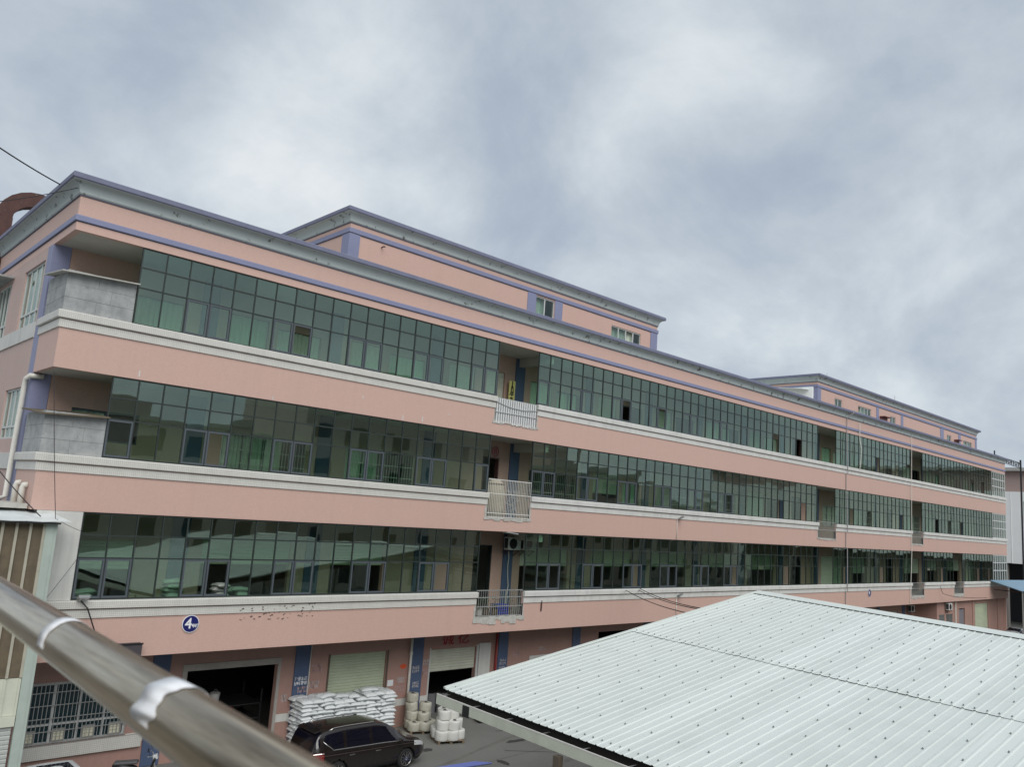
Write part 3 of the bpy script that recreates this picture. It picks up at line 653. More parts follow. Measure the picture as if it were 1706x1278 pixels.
# glue residue of letters that were taken down, and paint chips
fl = MB(); cx = 4.75
for i in range(8):
    xc = 4.9 + i * .38
    for q in range(R.randrange(5, 10)):
        x = xc + R.uniform(-.14, .14); z = 5.36 + i * .012 + R.choice([.2, .12, -.02, -.1, -.2, -.24]) + R.uniform(-.03, .03)
        yb = -.05 if z > S_[2] - .53 else -.006
        a = R.uniform(-.7, .7); w = R.uniform(.012, .05); h = R.uniform(.008, .02)
        fl.obox((x, yb, z), (w * math.cos(a), 0, w * math.sin(a)), (0, .004, 0), (-h * math.sin(a), 0, h * math.cos(a)))
obj('letter_residue', fl, FLECK, bld, kind='stuff')
ch = MB()
for x, z in ((10.9, 13.05), (11.9, 13.1), (.4, 13.1), (5.1, 13.0), (8.9, 13.6), (13.3, 13.5)):
    ch.obox((x, -.004, z), (.02, 0, .01), (0, .003, 0), (0, 0, R.uniform(.04, .12)))
obj('paint_chip', ch, WPLAST, bld, kind='stuff')
# stencilled notices on pillars and piers
def notice(x, z, w, h, m, y):
    b = MB(); rows = 2; cols = max(4, int(w / .085))
    for r in range(rows):
        for c in range(cols):
            cxx = x - w / 2 + (c + .5) * w / cols; czz = z + h / 2 - (r + .5) * h / rows; cw, chh = w / cols * .40, h / rows * .42
            for q in range(R.randrange(3, 6)):
                if R.random() < .5: zz_ = czz + R.uniform(-chh, chh); b.box(cxx - cw, cxx + cw * R.uniform(.2, 1), y - .002, y, zz_ - .011, zz_ + .011)
                else: xx_ = cxx + R.uniform(-cw, cw); b.box(xx_ - .009, xx_ + .009, y - .0045, y - .0025, czz - chh, czz + chh)
    obj('stencilled_notice', b, m, gwo)
NP2 = mat('faded_stencil', (.42, .30, .31), .9)
for x, z, w, h, m, onp in ((8.85, 2.35, .56, .32, SIGNW, 1), (8.95, 2.02, .44, .26, NP2, 1), (9.55, 2.78, .5, .3, NP2, 0), (9.48, 2.15, .5, .3, NOTP, 0), (9.7, 1.65, .6, .25, NOTP, 0), (13.75, 1.95, .42, .26, NOTP, 0), (13.7, 1.6, .5, .28, NP2, 0), (14.5, 2.35, .4, .3, NOTP, 1), (14.55, 1.7, .38, .26, NOTP, 1),
                           (15.08, 2.6, .34, .25, NOTP, 0), (15.05, 2.2, .36, .3, NP2, 0), (19.75, 2.3, .4, .3, NOTP, 1), (19.75, 1.95, .46, .28, NOTP, 1), (20.7, 2.6, .5, .3, NP2, 0), (22.5, 2.75, .5, .2, NOTP, 0), (8.2, 1.75, .22, .3, NOTP, 0)):
    notice(x, z, w, h, m, GY - (.052 if onp else .002))
obj('notice_sheet', MB().box(13.06, 13.36, GY - .012, GY - .003, 1.75, 2.0), SIGNW, gwo)
st = MB().lathe([(.0, 0), (.17, 0), (.17, .01), (0, .01)], 16); so = obj('orange_sticker', st, ORNG, gwo); so.rotation_euler = (math.pi / 2, 0, 0); so.location = (13.83, GY - .003, 2.52); so.scale = (1, .62, 1)
text('诚 亿', .46, REDP, gwo, (16.72, GY - .006, 3.47), sx=1.6, name='painted_lettering', ext=.002, bold=.006)
# ------------------------------------------------------------------ things fixed to the building
sg = obj('number_sign', MB().tube([(0, .0, 0), (0, -.03, 0)], .285, 28), SIGNW); sg.location = (3.13, -.012, 5.12)
tag(sg, 'round navy number sign with a white rim and a large white 4', 'sign')
obj('sign_face', MB().tube([(0, -.031, 0), (0, -.036, 0)], .262, 28), SIGNB, sg)
text('4', .47, SIGNW, sg, (-.075, -.042, .0), ext=.003, bold=.007, name='sign_numeral'); text('号楼', .115, SIGNW, sg, (.15, -.042, -.07), ext=.003, bold=.004, name='sign_lettering')
s2 = obj('number_sign', MB().tube([(0, .0, 0), (0, -.03, 0)], .285, 20), SIGNW); s2.location = (56.1, -.012, 5.26); tag(s2, 'small far away navy number sign above the shed ridge', 'sign')
obj('sign_face', MB().tube([(0, -.031, 0), (0, -.036, 0)], .262, 20), SIGNB, s2); text('4', .42, SIGNW, s2, (-.05, -.042, 0), ext=.003, bold=.012, name='sign_numeral')
bn = obj('vertical_banner', MB().box(-.21, .21, -.012, 0, -.68, .68), YEL); bn.location = (18.9, 2.15, 15.35); tag(bn, 'yellow vertical cloth banner with black characters in the top balcony gap', 'banner')
ink = MB()
for (x, z, w, h, a) in ((0, .5, .035, .16, 0), (-.05, .22, .035, .2, -.12), (.07, .22, .035, .19, .1), (0, .1, .09, .025, 0), (0, .33, .07, .025, .2), (-.02, -.02, .15, .028, .04), (.01, -.02, .03, .1, 0), (-.03, -.2, .09, .04, .2), (.04, -.25, .04, .08, 0), (-.05, -.38, .07, .025, 0), (.05, -.36, .035, .1, .1), (-.03, -.55, .1, .035, -.2), (.01, -.5, .03, .09, 0)):
    ink.obox((x, -.014, z), (w * math.cos(a), 0, w * math.sin(a)), (0, .0015, 0), (-h * math.sin(a), 0, h * math.cos(a)))
obj('banner_character', ink, INK, bn)
em = obj('door_emblem', MB().box(-.26, .26, -.02, 0, -.26, .26), mat('dull_panel', (.30, .24, .22), .8)); em.location = (18.28, 2.385, 12.4); tag(em, 'red painted emblem on a square panel over the middle balcony gap door', 'sign')
rg = MB(); rg.tube([(.2 * math.cos(t * math.pi / 10), -.024, .22 * math.sin(t * math.pi / 10)) for t in range(21)], .022, 5); obj('emblem_ring', rg, REDP, em)
text('日', .27, REDP, em, (0, -.026, 0), ext=.002, bold=.008, name='emblem_character')
def aircon(loc, rz, label, w=.85, h=.62, d=.32):
    t = thing('air_conditioner', label, 'air conditioner', loc, rz, 'air conditioners on the walls')
    obj('casing', MB().box(-w / 2, w / 2, -d / 2, d / 2, 0, h), ACW, t, bevel=.02)
    g = MB()
    for q in range(9): rr = .03 + q * .025; 
    for q in range(12): a = q * math.pi / 6; g.bar((-.1, -d / 2 - .012, h / 2), (-.1 + .25 * math.cos(a), -d / 2 - .012, h / 2 + .25 * math.sin(a)), .008)
    for rr in (.09, .17, .25): g.tube([(-.1 + rr * math.cos(k * math.pi / 10), -d / 2 - .015, h / 2 + rr * math.sin(k * math.pi / 10)) for k in range(21)], .006, 4)
    obj('fan_grille', g, BLACK, t); obj('fan_opening', MB().tube([(-.1, -d / 2 - .002, h / 2), (-.1, -d / 2 - .006, h / 2)], .26, 20), DARK, t)
    obj('side_vent', MB().box(-w / 2 - .004, -w / 2 - .001, -d / 2 + .04, d / 2 - .04, .08, h - .06), DARK, t)
    obj('bracket', MB().bar((-w / 2 + .1, -d / 2, -.03), (-w / 2 + .1, d / 2 + .12, -.03), .04).bar((w / 2 - .1, -d / 2, -.03), (w / 2 - .1, d / 2 + .12, -.03), .04).bar((-w / 2 + .1, -d / 2 + .05, -.04), (-w / 2 + .1, d / 2 + .1, -.3), .03).bar((w / 2 - .1, -d / 2 + .05, -.04), (w / 2 - .1, d / 2 + .1, -.3), .03), RUST, t)
    return t
aircon((19.45, 1.9, 7.68), 0, 'white outdoor air conditioner above the lowest balcony gap, nearer the opening')
aircon((20.5, 1.9, 7.68), 0, 'white outdoor air conditioner half behind the green glass beside the lowest gap')
hs = obj('hose', MB().tube([(19.5, 2.2, 7.6), (19.62, 2.28, 7.3), (19.6, 2.3, 6.9), (19.64, 2.3, 6.4), (19.7, 2.28, 5.9), (19.6, 2.28, 5.4), (19.6, 2.25, 4.88)], .022, 6), PVC); tag(hs, 'white drain hose hanging down the blue pillar of the lowest gap', 'hose')
aircon((73.9, .2, 3.4), 0, 'small outdoor air conditioner far off under the pink overhang'); aircon((70.1, 2.1, 3.1), 0, 'outdoor air conditioner low on the wall behind the shed ridge', .8, .6)
def flood(loc, rz, label):
    t = thing('floodlight', label, 'floodlight', loc, rz, 'floodlights on the white sills')
    obj('housing', MB().obox((0, -.2, .03), (.16, 0, 0), (0, .10, -.05), (0, .02, .045)), mat('lamp_grey', (.22, .23, .23), .5), t, bevel=.01)
    obj('lens', MB().obox((0, -.215, -.022), (.13, 0, 0), (0, .08, -.04), (0, .003, .004)), LAMPW, t)
    obj('yoke', MB().bar((-.08, .0, -.06), (-.08, -.18, .02), .025).bar((.08, 0, -.06), (.08, -.18, .02), .025), RUST, t); return t
flood((30.4, -.10, 9.86), .5, 'floodlight on the white sill under the second glass band'); flood((30.62, -.06, 5.58), .4, 'floodlight on the lowest white sill left of the shed gable'); flood((-.35, -.08, 6.03), 0, 'floodlight at the foot of the blank white panel')
cb_ = obj('cable', MB().tube([(-.4, -.2, 5.98), (-.2, -.3, 5.75), (.09, -.26, 5.1), (.1, -.1, 4.3)], .022, 6), WIRE); tag(cb_, 'thick black cable dropping from the floodlight by the blank panel', 'cable')
db = thing('dark_signboard', 'dark blank board hanging at the bottom of the pink overhang, above the railing', 'board', (1.2, -.06, 4.62)); obj('board', MB().box(-.9, .38, -.22, .03, -.5, 0), mat('dark_board', (.06, .052, .06), .6), db, bevel=.01); obj('board_frame', MB().box(-.92, .4, -.24, -.221, -.03, 0.02).box(-.92, .4, -.24, -.221, -.52, -.5), BLACK, db)
# stuff on the balcony gaps
sk = thing('covered_bundle', 'beige wrapped bundle standing behind the white bars of the middle gap', 'bundle', (17.0, .75, 9.2)); 
obj('wrapping', MB().lathe([(.1, 0), (.42, .02), (.48, .5), (.46, 1.1), (.4, 1.55), (.2, 1.75), (.05, 1.78)], 14), BEIGE, sk, smooth=True); obj('rope_tie', MB().lathe([(.40, 1.5), (.425, 1.52), (.425, 1.56), (.40, 1.58)], 14), BROWN, sk)
wm = MB()
for i in range(26):
    x, z = R.uniform(17.3, 18.3), R.uniform(9.3, 10.5); pts = [(x + R.uniform(-.25, .25), .35 + R.uniform(-.1, .2), z + R.uniform(-.2, .2)) for q in range(4)]; wm.tube(pts, .012, 4)
wo_ = obj('scrap_wire', wm, STEEL, kind='stuff'); tag(wo_, 'tangle of pale scrap wire behind the middle gap bars', 'scrap')
bb = thing('blue_crate', 'bright blue plastic crate behind the lowest gap railing', 'crate', (17.75, .7, 4.85)); 
b = MB().box(-.35, .35, -.22, .22, 0, .03)
for q in (0, 1, 2): b.box(-.35, .35, -.22, -.2, .06 + q * .12, .14 + q * .12).box(-.35, .35, .2, .22, .06 + q * .12, .14 + q * .12).box(-.35, -.33, -.2, .2, .06 + q * .12, .14 + q * .12).box(.33, .35, -.2, .2, .06 + q * .12, .14 + q * .12)
for x in (-.34, .34): 
    for y in (-.21, .21): b.box(x - .02, x + .02, y - .02, y + .02, 0, .42)
obj('crate_body', b, BLUEP, bb); obj('crate_lid', MB().box(-.36, .36, -.23, .23, .421, .45), BLUEP, bb, bevel=.01)
for i, (x, y, hgt) in enumerate(((16.3, .5, .55), (16.85, .65, .5), (17.25, .5, .5), (18.2, .6, .6))):
    t = thing('potted_plant', ('leafy plant in a pale pot at the left end of', 'leafy plant second from the left behind', 'leafy plant in the middle behind', 'leafy plant at the right end behind')[i] + ' the lowest gap railing', 'plant', (x, y, 4.85), 0, 'pots behind the lowest gap railing')
    obj('pot', MB().lathe([(.10, 0), (.14, .02), (.17, .26), (.19, .28), (.16, .28), (.13, .2)], 12), WPLAST if i == 0 else BROWN, t)
    l = MB()
    for q in range(60):
        c = Vector((R.gauss(0, .16), R.gauss(0, .14), .3 + R.random() * hgt)); a = R.uniform(0, 6.28); e = R.uniform(-.6, .8)
        u = Vector((math.cos(a) * math.cos(e), math.sin(a) * math.cos(e), math.sin(e))); v = u.cross(Vector((0, 0, 1))).normalized() * .022
        l.add([c, c + u * .06 + v, c + u * .15, c + u * .06 - v], [(0, 1, 2, 3)])
    for q in range(5): l.tube([(0, 0, .2), (R.uniform(-.1, .1), R.uniform(-.1, .1), .3 + hgt * R.random())], .008, 4)
    obj('foliage', l, LEAF, t)
# ------------------------------------------------------------------ sacks
def sack_mesh(seed, L=.75, Wd=.48, H=.158):
    r = random.Random(seed); nx, ny = 12, 8; vs_ = []; ph = [r.uniform(0, 6.28) for _ in range(6)]
    def P(i, j, up):
        u, v = i / nx * 2 - 1, j / ny * 2 - 1; e = (1 - abs(u) ** 6) ** .45 * (1 - abs(v) ** 5) ** .42
        pin = 1 - .07 * (1 - abs(v)) * abs(u) ** 3; pv = 1 - .05 * (1 - abs(u))
        z = H / 2 * e + .012 * e * math.sin(u * 5 + ph[0]) * math.cos(v * 4 + ph[1]) + .006 * e * math.sin(u * 11 + ph[2] + v * 3)
        sag = -.018 * u * u + .012 * math.sin(u * 2 + ph[3])
        return (u * L / 2 * pin, v * Wd / 2 * pv, H / 2 + (z if up else -z) + sag)
    mb = MB(); idx = {}
    for up in (1, 0):
        for i in range(nx + 1):
            for j in range(ny + 1): mb.v.append(P(i, j, up))
    N = (nx + 1) * (ny + 1)
    for i in range(nx):
        for j in range(ny):
            a = i * (ny + 1) + j; q = (a, a + ny + 1, a + ny + 2, a + 1)
            m = 1 if (3 <= i <= 8 and 2 <= j <= 5 and (i + j * 3 + seed) % 5 < 2) else 0
            mb.f.append(q); mb.mi.append(m); mb.f.append(tuple(N + k for k in reversed(q))); mb.mi.append(0)
    return mb.mesh('sack', [BAG, mat('sack_faded_print', (.46, .49, .51), .7)], True)
SACK = [sack_mesh(s) for s in range(5)]; DSACK = []
for s in range(3):
    m = sack_mesh(20 + s, .7, .44, .16); m.materials[0] = mat('dull_sack', (.34, .36, .33), .8, noise=.3, nscale=4); DSACK.append(m)
def sack(x, y, z, rz, meshes, label, group, tilt=0):
    o = link('sack', R.choice(meshes), None, (x, y, z), (tilt, R.gauss(0, .02), rz)); return tag(o, label, 'sack', group)
# front wall of sacks: short ends to the front; two rows deep, plus the side column
XS = [8.8, 9.53, 10.26, 10.99, 11.72, 12.45]; TOP = [12, 12, 12, 12, 13, 12]
LBF = 'full white woven sack in the big stack before the green shutter'
pal = []
ORD = 'bottom second third fourth fifth sixth seventh eighth ninth tenth eleventh twelfth thirteenth'.split(); CO = ['leftmost', 'second', 'third', 'fourth', 'fifth', 'rightmost']
for p in range(3):
    xc = 9.16 + 1.46 * p; nl = (12, 11, 12)[p]; side = ('left', 'middle', 'right')[p]
    t = thing('pallet', 'wooden pallet under the %s third of the stack of white sacks' % side, 'pallet', (xc, 1.78, 0), 0, 'pallets under the sacks')
    for q in range(7): obj('deck_board', MB().box(-.7, .7, -.52 + q * .165, -.40 + q * .165, .1, .122), WOOD, t)
    for bx in (-.7, -.05, .6): obj('bearer', MB().box(bx, bx + .1, -.52, .6, 0, .1), WOOD, t)
    for k in range(nl):
        z = .124 + k * .14; lay = []
        if (k + p) % 2: lay = [(dx_, 1.66 + R.gauss(0, .02), math.pi / 2, w_) for dx_, w_ in ((-.49, 'left'), (0, 'middle'), (.49, 'right'))]; lay += [(dx_, 2.18, 0, 'rear ' + w_) for dx_, w_ in ((-.37, 'left'), (.37, 'right'))]
        else: lay = [(dx_, 1.50 + dy_, 0, w_ + v_) for dx_, v_ in ((-.37, 'left'), (.37, 'right')) for dy_, w_ in ((0, 'front '), (.5, 'rear '))]
        for dx_, y, rz, w_ in lay:
            if 'rear' in w_ and not (k >= nl - 2 or (p == 0 and 'left' in w_) or (p == 2 and 'right' in w_)): continue
            sack(xc + dx_ + R.gauss(0, .03), y + R.gauss(0, .028), z + R.uniform(0, .006), rz + R.gauss(0, .06), SACK, 'white sack, %s third of the big stack, %s layer up, %s' % (side, ORD[k], w_), 'white sacks in the big stack')
TOP = [12, 12, 11, 11, 12, 12]
for i in (1, 2, 3, 4): sack(XS[i] + R.gauss(0, .1), 1.8 + R.gauss(0, .1), .124 + TOP[i] * .14, R.gauss(0, .5), SACK, 'white sack lying askew on top of the %s column of the big stack' % CO[i], 'white sacks in the big stack')
# dull sacks, bin and boxes seen behind the lowest glass band at the left end
for pi_, (x, n) in enumerate(((-.1, 9), (.75, 7), (2.6, 11), (3.3, 6), (4.35, 10), (5.1, 9), (7.0, 4))):
    for k in range(n): sack(x + R.gauss(0, .04), .75 + R.gauss(0, .04), 4.85 + k * .15, R.gauss(1.57, .1) if k % 2 else R.gauss(0, .1), DSACK, 'dull sack behind the lowest glass band, %s pile from the left, %s in height' % ('first second third fourth fifth sixth seventh'.split()[pi_], ORD[k]), 'dull sacks in the corridor')
gb = thing('green_bin', 'green plastic bin among the dull sacks behind the lowest glass', 'bin', (1.65, .7, 4.85)); obj('bin_body', MB().lathe([(.2, 0), (.24, .02), (.3, .95), (.32, .97)], 4), GREENP, gb); obj('bin_lid', MB().box(-.25, .25, -.25, .25, .972, 1.03), GREENP, gb, bevel=.02)
# ------------------------------------------------------------------ film rolls on pallets
def roll_mesh(m, r, h):
    p = [(.07, 0), (r * .96, 0), (r, .02), (r * .985, h * .3), (r, h * .62), (r * .98, h - .03), (r * .93, h)]
    mb = MB().lathe(p + [(.075, h + .004), (.07, h - .06)], 20)
    return mb.mesh('film_roll', [m], True)
RM = {}
def roll(x, y, z, r, h, m, label, group, tilt=0):
    k = (m.name, r, h)
    if k not in RM: RM[k] = roll_mesh(m, r, h)
    o = link('film_roll', RM[k], None, (x, y, z), (R.gauss(0, .05) + tilt, R.gauss(0, .05), R.uniform(0, 6)))
    tag(o, label, 'film roll', group); obj('roll_core', MB().tube([(0, 0, h - .02), (0, 0, h + .03)], .065, 10), CORE, o); return o
def pallet(x, y, rz, label, w=1.15):
    t = thing('pallet', label, 'pallet', (x, y, 0), rz, None)
    for q in range(7): obj('deck_board', MB().box(-w / 2, w / 2, -.58 + q * .165, -.46 + q * .165, .1, .122), WOOD, t)
    obj('bearer', MB().box(-w / 2, -w / 2 + .1, -.58, .53, 0, .1).box(-.05, .05, -.58, .53, 0, .1).box(w / 2 - .1, w / 2, -.58, .53, 0, .1), WOOD, t)
pallet(14.45, -.2, -.35, 'wooden pallet under the white film rolls')
pallet(14.3, 1.5, -.35, 'wooden pallet under the dusty cream film rolls')
def local(px_, py_, cx, cy, rz): c, s = math.cos(rz), math.sin(rz); return cx + px_ * c - py_ * s, cy + px_ * s + py_ * c
for cx, cy, m, lb, gp, lay in ((14.45, -.2, FILM, 'white plastic film roll in the front pile', 'white film rolls on the front pallet', ([(-.38, -.36), (.1, -.4), (.42, -.2), (-.38, .1), (.05, .06), (.42, .3), (-.3, .45)], [(-.32, -.22), (.16, -.26), (.4, .1), (-.2, .24), (.1, .38)], [(-.22, -.12), (.24, .12), (-.1, .3)])),
                           (14.3, 1.5, FILMD, 'dusty cream film roll in the rear pile', 'dusty film rolls on the rear pallet', ([(-.38, -.36), (.1, -.38), (.4, -.1), (-.38, .1), (.1, .1), (-.3, .46), (.35, .42)], [(-.36, .1), (.1, -.15), (-.3, .46), (.3, .3)], [(-.34, .2), (.22, .1), (-.28, .5)], [(-.32, .3)]))):
    z = .124
    for li, L in enumerate(lay):
        h = .36 if m is FILM else .33
        for px_, py_ in L:
            x, y = local(px_, py_, cx, cy, -.35)
            pos = ('near' if py_ < -.1 else 'far' if py_ > .28 else 'mid') + ' ' + ('left' if px_ < -.25 else 'right' if px_ > .2 else 'centre')
            roll(x, y, z, .262 if li else .27, h, m, lb + ', %s of %s layer' % (pos, ('bottom', 'second', 'third', 'fourth')[li]), gp, .0 if m is FILM else R.gauss(0, .05))
        z += h + .012
# buckets in the dark hall, drums in the third doorway
for i, (x, y, z) in enumerate(((5.6, 3.7, .94), (5.6, 3.5, .1), (6.1, 3.6, .1), (6.5, 3.4, .1), (6.9, 3.2, .1), (6.7, 3.9, .94), (6.1, 3.9, 1.49), (7.2, 3.9, .1))):
    b = obj('bucket', MB().lathe([(.13, 0), (.15, .01), (.18, .34), (.19, .36), (.17, .36)], 14), REDP if i == 5 else WPLAST); b.location = (x, y, z); tag(b, 'red bucket in the dark open hall' if i == 5 else 'white bucket in the dark open hall, %s' % ('on the middle shelf at the left', 'leftmost on the floor', 'second on the floor', 'third on the floor', 'nearest the door jamb', '', 'on the top shelf', 'rightmost at the back')[i], 'bucket', 'buckets in the dark hall'); obj('handle', MB().tube([(-.18, 0, .33), (0, -.02, .5), (.18, 0, .33)], .008, 5), STEEL, b)
rk = thing('storage_rack', 'dark steel rack of shelves inside the open hall', 'rack', (6.3, 4.1, 0))
for q in (0.06, .9, 1.45): obj('shelf', MB().box(-1.4, 1.4, -.9, .7, q, q + .04), BLACK, rk)
for x in (-1.38, 1.38): obj('post', MB().box(x - .03, x + .03, -.9, -.84, 0, 2).box(x - .03, x + .03, .64, .7, 0, 2), BLACK, rk)
for x, y in ((15.9, 3.6), (16.5, 3.7), (17.1, 3.5)):
    d = obj('drum', MB().lathe([(.27, 0), (.28, .02), (.28, .3), (.295, .32), (.28, .34), (.28, .6), (.295, .62), (.28, .64), (.28, .88), (.25, .9)], 16), mat('grey_drum', (.17, .17, .18), .6)); d.location = (x, y, 0); tag(d, 'grey drum inside the half shuttered doorway, %s' % ({15.9: 'leftmost of three', 16.5: 'middle of three', 17.1: 'rightmost of three'}[x]), 'drum', 'drums in the third doorway'); obj('drum_lid', MB().lathe([(.0, .9), (.24, .9), (.24, .925), (0, .925)], 16), BLACK, d)
# steel trolley under the shed's corner
tr = thing('steel_trolley', 'dark steel frame trolley on the yard beyond the shed gutter', 'trolley', (17.9, 1.25, 0), -.3)
f = MB()
for x in (-.45, .45):
    for y in (-.3, .3): f.box(x - .03, x + .03, y - .03, y + .03, .1, .75 if x < 0 else .5)
f.box(-.45, .45, -.33, -.27, .1, .16).box(-.45, .45, .27, .33, .1, .16).box(-.48, -.42, -.3, .3, .1, .16).box(.42, .48, -.3, .3, .1, .16); obj('frame', f, BLACK, tr)
obj('deck', MB().box(-.44, .44, -.28, .28, .17, .2), BLACK, tr)
for x in (-.4, .4):
    for y in (-.26, .26): obj('wheel', MB().tube([(x, y - .02, .06), (x, y + .02, .06)], .06, 12), RUB, tr)
# ------------------------------------------------------------------ ground
g = MB(); gx = [-400, -60, -20, 0, 20, 60, 120, 400]; gyv = [-400, -120, -60, -30, -10, 0, 11, 60, 400]
for a, b in zip(gx, gx[1:]):
    for c, d in zip(gyv, gyv[1:]): n = len(g.v); g.add([(a, c, 0), (b, c, 0), (b, d, 0), (a, d, 0)], [(0, 1, 2, 3)])
obj('ground', g, ASPH, kind='structure')
def blotch(pts, z, m, name): obj(name, MB().add([(x, y, z) for x, y in pts], [tuple(range(len(pts)))]), m, kind='structure')
def strip(a, b, w, z, m, name):
    a, b = Vector((*a, 0)), Vector((*b, 0)); d = (b - a).normalized(); n_ = Vector((-d.y, d.x, 0)) * w / 2; pts = []; k = 9
    for i in range(k + 1): pts.append(a + (b - a) * i / k + n_ * R.uniform(.5, 1.1))
    for i in range(k, -1, -1): pts.append(a + (b - a) * i / k - n_ * R.uniform(.5, 1.1))
    blotch([(p.x, p.y) for p in pts], z, m, name)
PALE = mat('scuffed_concrete', (.165, .16, .145), .9, noise=.5, nscale=2)
strip((10.5, -3.2), (19, -.6), .22, .004, PALE, 'pavement_seam'); strip((12.2, -3.4), (19.5, -2.9), .10, .004, PALE, 'pavement_seam'); strip((14, -5.5), (26, -2.2), .3, .004, PALE, 'pavement_seam')
strip((15.6, -2.5), (17.6, -3.9), .06, .005, DSTAIN, 'pavement_crack'); strip((17.2, -.2), (20.5, -.9), .07, .005, DSTAIN, 'pavement_crack')
def stain(cx, cy, rx, ry, name='oil_stain'):
    blotch([(cx + rx * math.cos(t * .42) * R.uniform(.6, 1.15), cy + ry * math.sin(t * .42) * R.uniform(.6, 1.15)) for t in range(15)], .006, DSTAIN, name)
stain(17.0, -1.7, .55, .18); stain(18.6, .5, .9, .3); stain(14.5, -3.6, .2, .4); stain(12.9, -.9, .3, .2)
bt = thing('blue_tube_bundle', 'blue plastic tubes lying on the yard in front of the car', 'tubes', (12.5, -3.2, 0), -.12)
for q in range(5): obj('tube', MB().tube([(-1.6 + .1 * q, -.1 + q * .075, .035), (1.5 - .12 * q, -.12 + q * .085, .035)], .033, 8), mat('pale_blue_tube', (.16, .20, .50), .5), bt)
# ------------------------------------------------------------------ white sheet roofed shed in the yard
def roofpt(s, y):           # s: 0 eave .. 1 ridge ; y along the shed
    t = (-10.42 - y)
    e = Vector((5.70 - .0616 * t, y, 4.90)); r = Vector((21.24 - .132 * t, y, 7.07 - .018 * t)); return e.lerp(r, s)
Y0, Y1 = -10.42, -27.4
shed = thing('yard_shed', 'open shed with a broad ribbed white sheet metal roof in the yard', 'shed', (13, -19, 0))
SO = Vector((13, -19, 0))
def sheet(y_a, y_b, s0, s1, lift, m, name='roof_sheet', right=False):
    nr = 4; prof = []; L = y_b - y_a
    for k in range(nr):
        b = k / nr
        for f, h in ((0, 0), (.30, 0), (.36, .016), (.50, .016), (.57, 0)): prof.append((b + f / nr, h))
    prof.append((1, 0)); vs_ = []; segs = 5; fs = []
    ph = R.uniform(0, 6)
    for q in range(segs + 1):
        s = s0 + (s1 - s0) * q / segs
        for f, h in prof:
            p = roofpt(s, y_a + L * f)
            if right: rp = roofpt(1, y_a + L * f); p = Vector((2 * rp.x - p.x, p.y, p.z))
            vs_.append(p - SO + Vector((0, 0, h + lift + .004 * math.sin(q * 1.7 + ph + f * 3))))
    n = len(prof)
    for q in range(segs):
        for k in range(n - 1):
            f = (q * n + k, q * n + k + 1, (q + 1) * n + k + 1, (q + 1) * n + k); fs.append(f if right else tuple(reversed(f)))
    o = obj(name, MB().add(vs_, fs), m, shed); md = o.modifiers.new('thickness', 'SOLIDIFY'); md.thickness = .004; md.offset = -1; return o
ns = 17; step = (Y1 - Y0) / ns
for i in range(ns):
    ya, yb = Y0 + i * step, Y0 + (i + 1) * step
    sheet(yb - .012, ya, -.004, .497 + R.uniform(-.001, .001), R.uniform(0, .003), ROOFW if R.random() < .6 else ROOFW2)
    sheet(yb - .012, ya, .488 + R.uniform(-.001, .001), .992, .022 + R.uniform(0, .004), ROOFW if R.random() < .5 else ROOFW2)
    sheet(yb - .012, ya, -.004, .992, 0, ROOFW2, right=True)
scr = MB(); nrw = 15
for q in range(nrw):
    s = .012 + q * .0695
    if s > .985: break
    lift = .018 if s < .49 else .042
    for k in range(ns * 4):
        if q > 0 and abs(s - .49) > .02 and (k + q) % 3: continue
        y = Y0 + step * (k + .43) / 4 + R.uniform(-.012, .012); p = roofpt(s + R.uniform(-.0012, .0012), y) - SO
        scr.tube([p + Vector((0, 0, lift - .01)), p + Vector((0, 0, lift + .006))], .021, 6).tube([p + Vector((0, 0, lift + .0061)), p + Vector((0, 0, lift + .022))], .012, 6)
obj('roof_screw', scr, mat('screw_grey', (.22, .235, .225), .6), shed, kind='stuff')
# ridge capping in lengths, gable flashing, shade in the gaps under the cap painted as black bars
for i in range(7):
    ya, yb = Y0 + (Y1 - Y0) * i / 7, Y0 + (Y1 - Y0) * (i + 1) / 7 - .06
    a0, a1 = roofpt(.972, ya) - SO, roofpt(.972, yb) - SO; r0, r1 = roofpt(1, ya) - SO, roofpt(1, yb) - SO; up = Vector((0, 0, .058)); up2 = Vector((0, 0, .085)); c0 = Vector((2 * r0.x - a0.x, a0.y, a0.z)); c1 = Vector((2 * r1.x - a1.x, a1.y, a1.z))
    o = obj('ridge_cap', MB().add([a0 + up, a1 + up, r1 + up2, r0 + up2, c1 + up, c0 + up], [(0, 3, 2, 1), (3, 5, 4, 2)]), ROOFW, shed); md = o.modifiers.new('thickness', 'SOLIDIFY'); md.thickness = .012
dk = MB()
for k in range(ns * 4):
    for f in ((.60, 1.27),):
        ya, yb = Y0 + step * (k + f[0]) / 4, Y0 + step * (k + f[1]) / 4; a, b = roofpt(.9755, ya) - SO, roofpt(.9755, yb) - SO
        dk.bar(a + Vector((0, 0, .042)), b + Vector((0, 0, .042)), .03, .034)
obj('ridge_gap_shade', dk, BLACK, shed)
obj('gable_flashing', MB().bar(roofpt(-.004, Y0 + .03) - SO + Vector((0, 0, .03)), roofpt(1, Y0 + .03) - SO + Vector((0, 0, .06)), .08, .05), ROOFW, shed)
ga, gb_ = roofpt(0, Y0 + .08) - SO, roofpt(0, Y1) - SO
def along(t, dx, dz): p = ga.lerp(gb_, t); return Vector((p.x + dx, p.y, p.z + dz))
gm = MB()
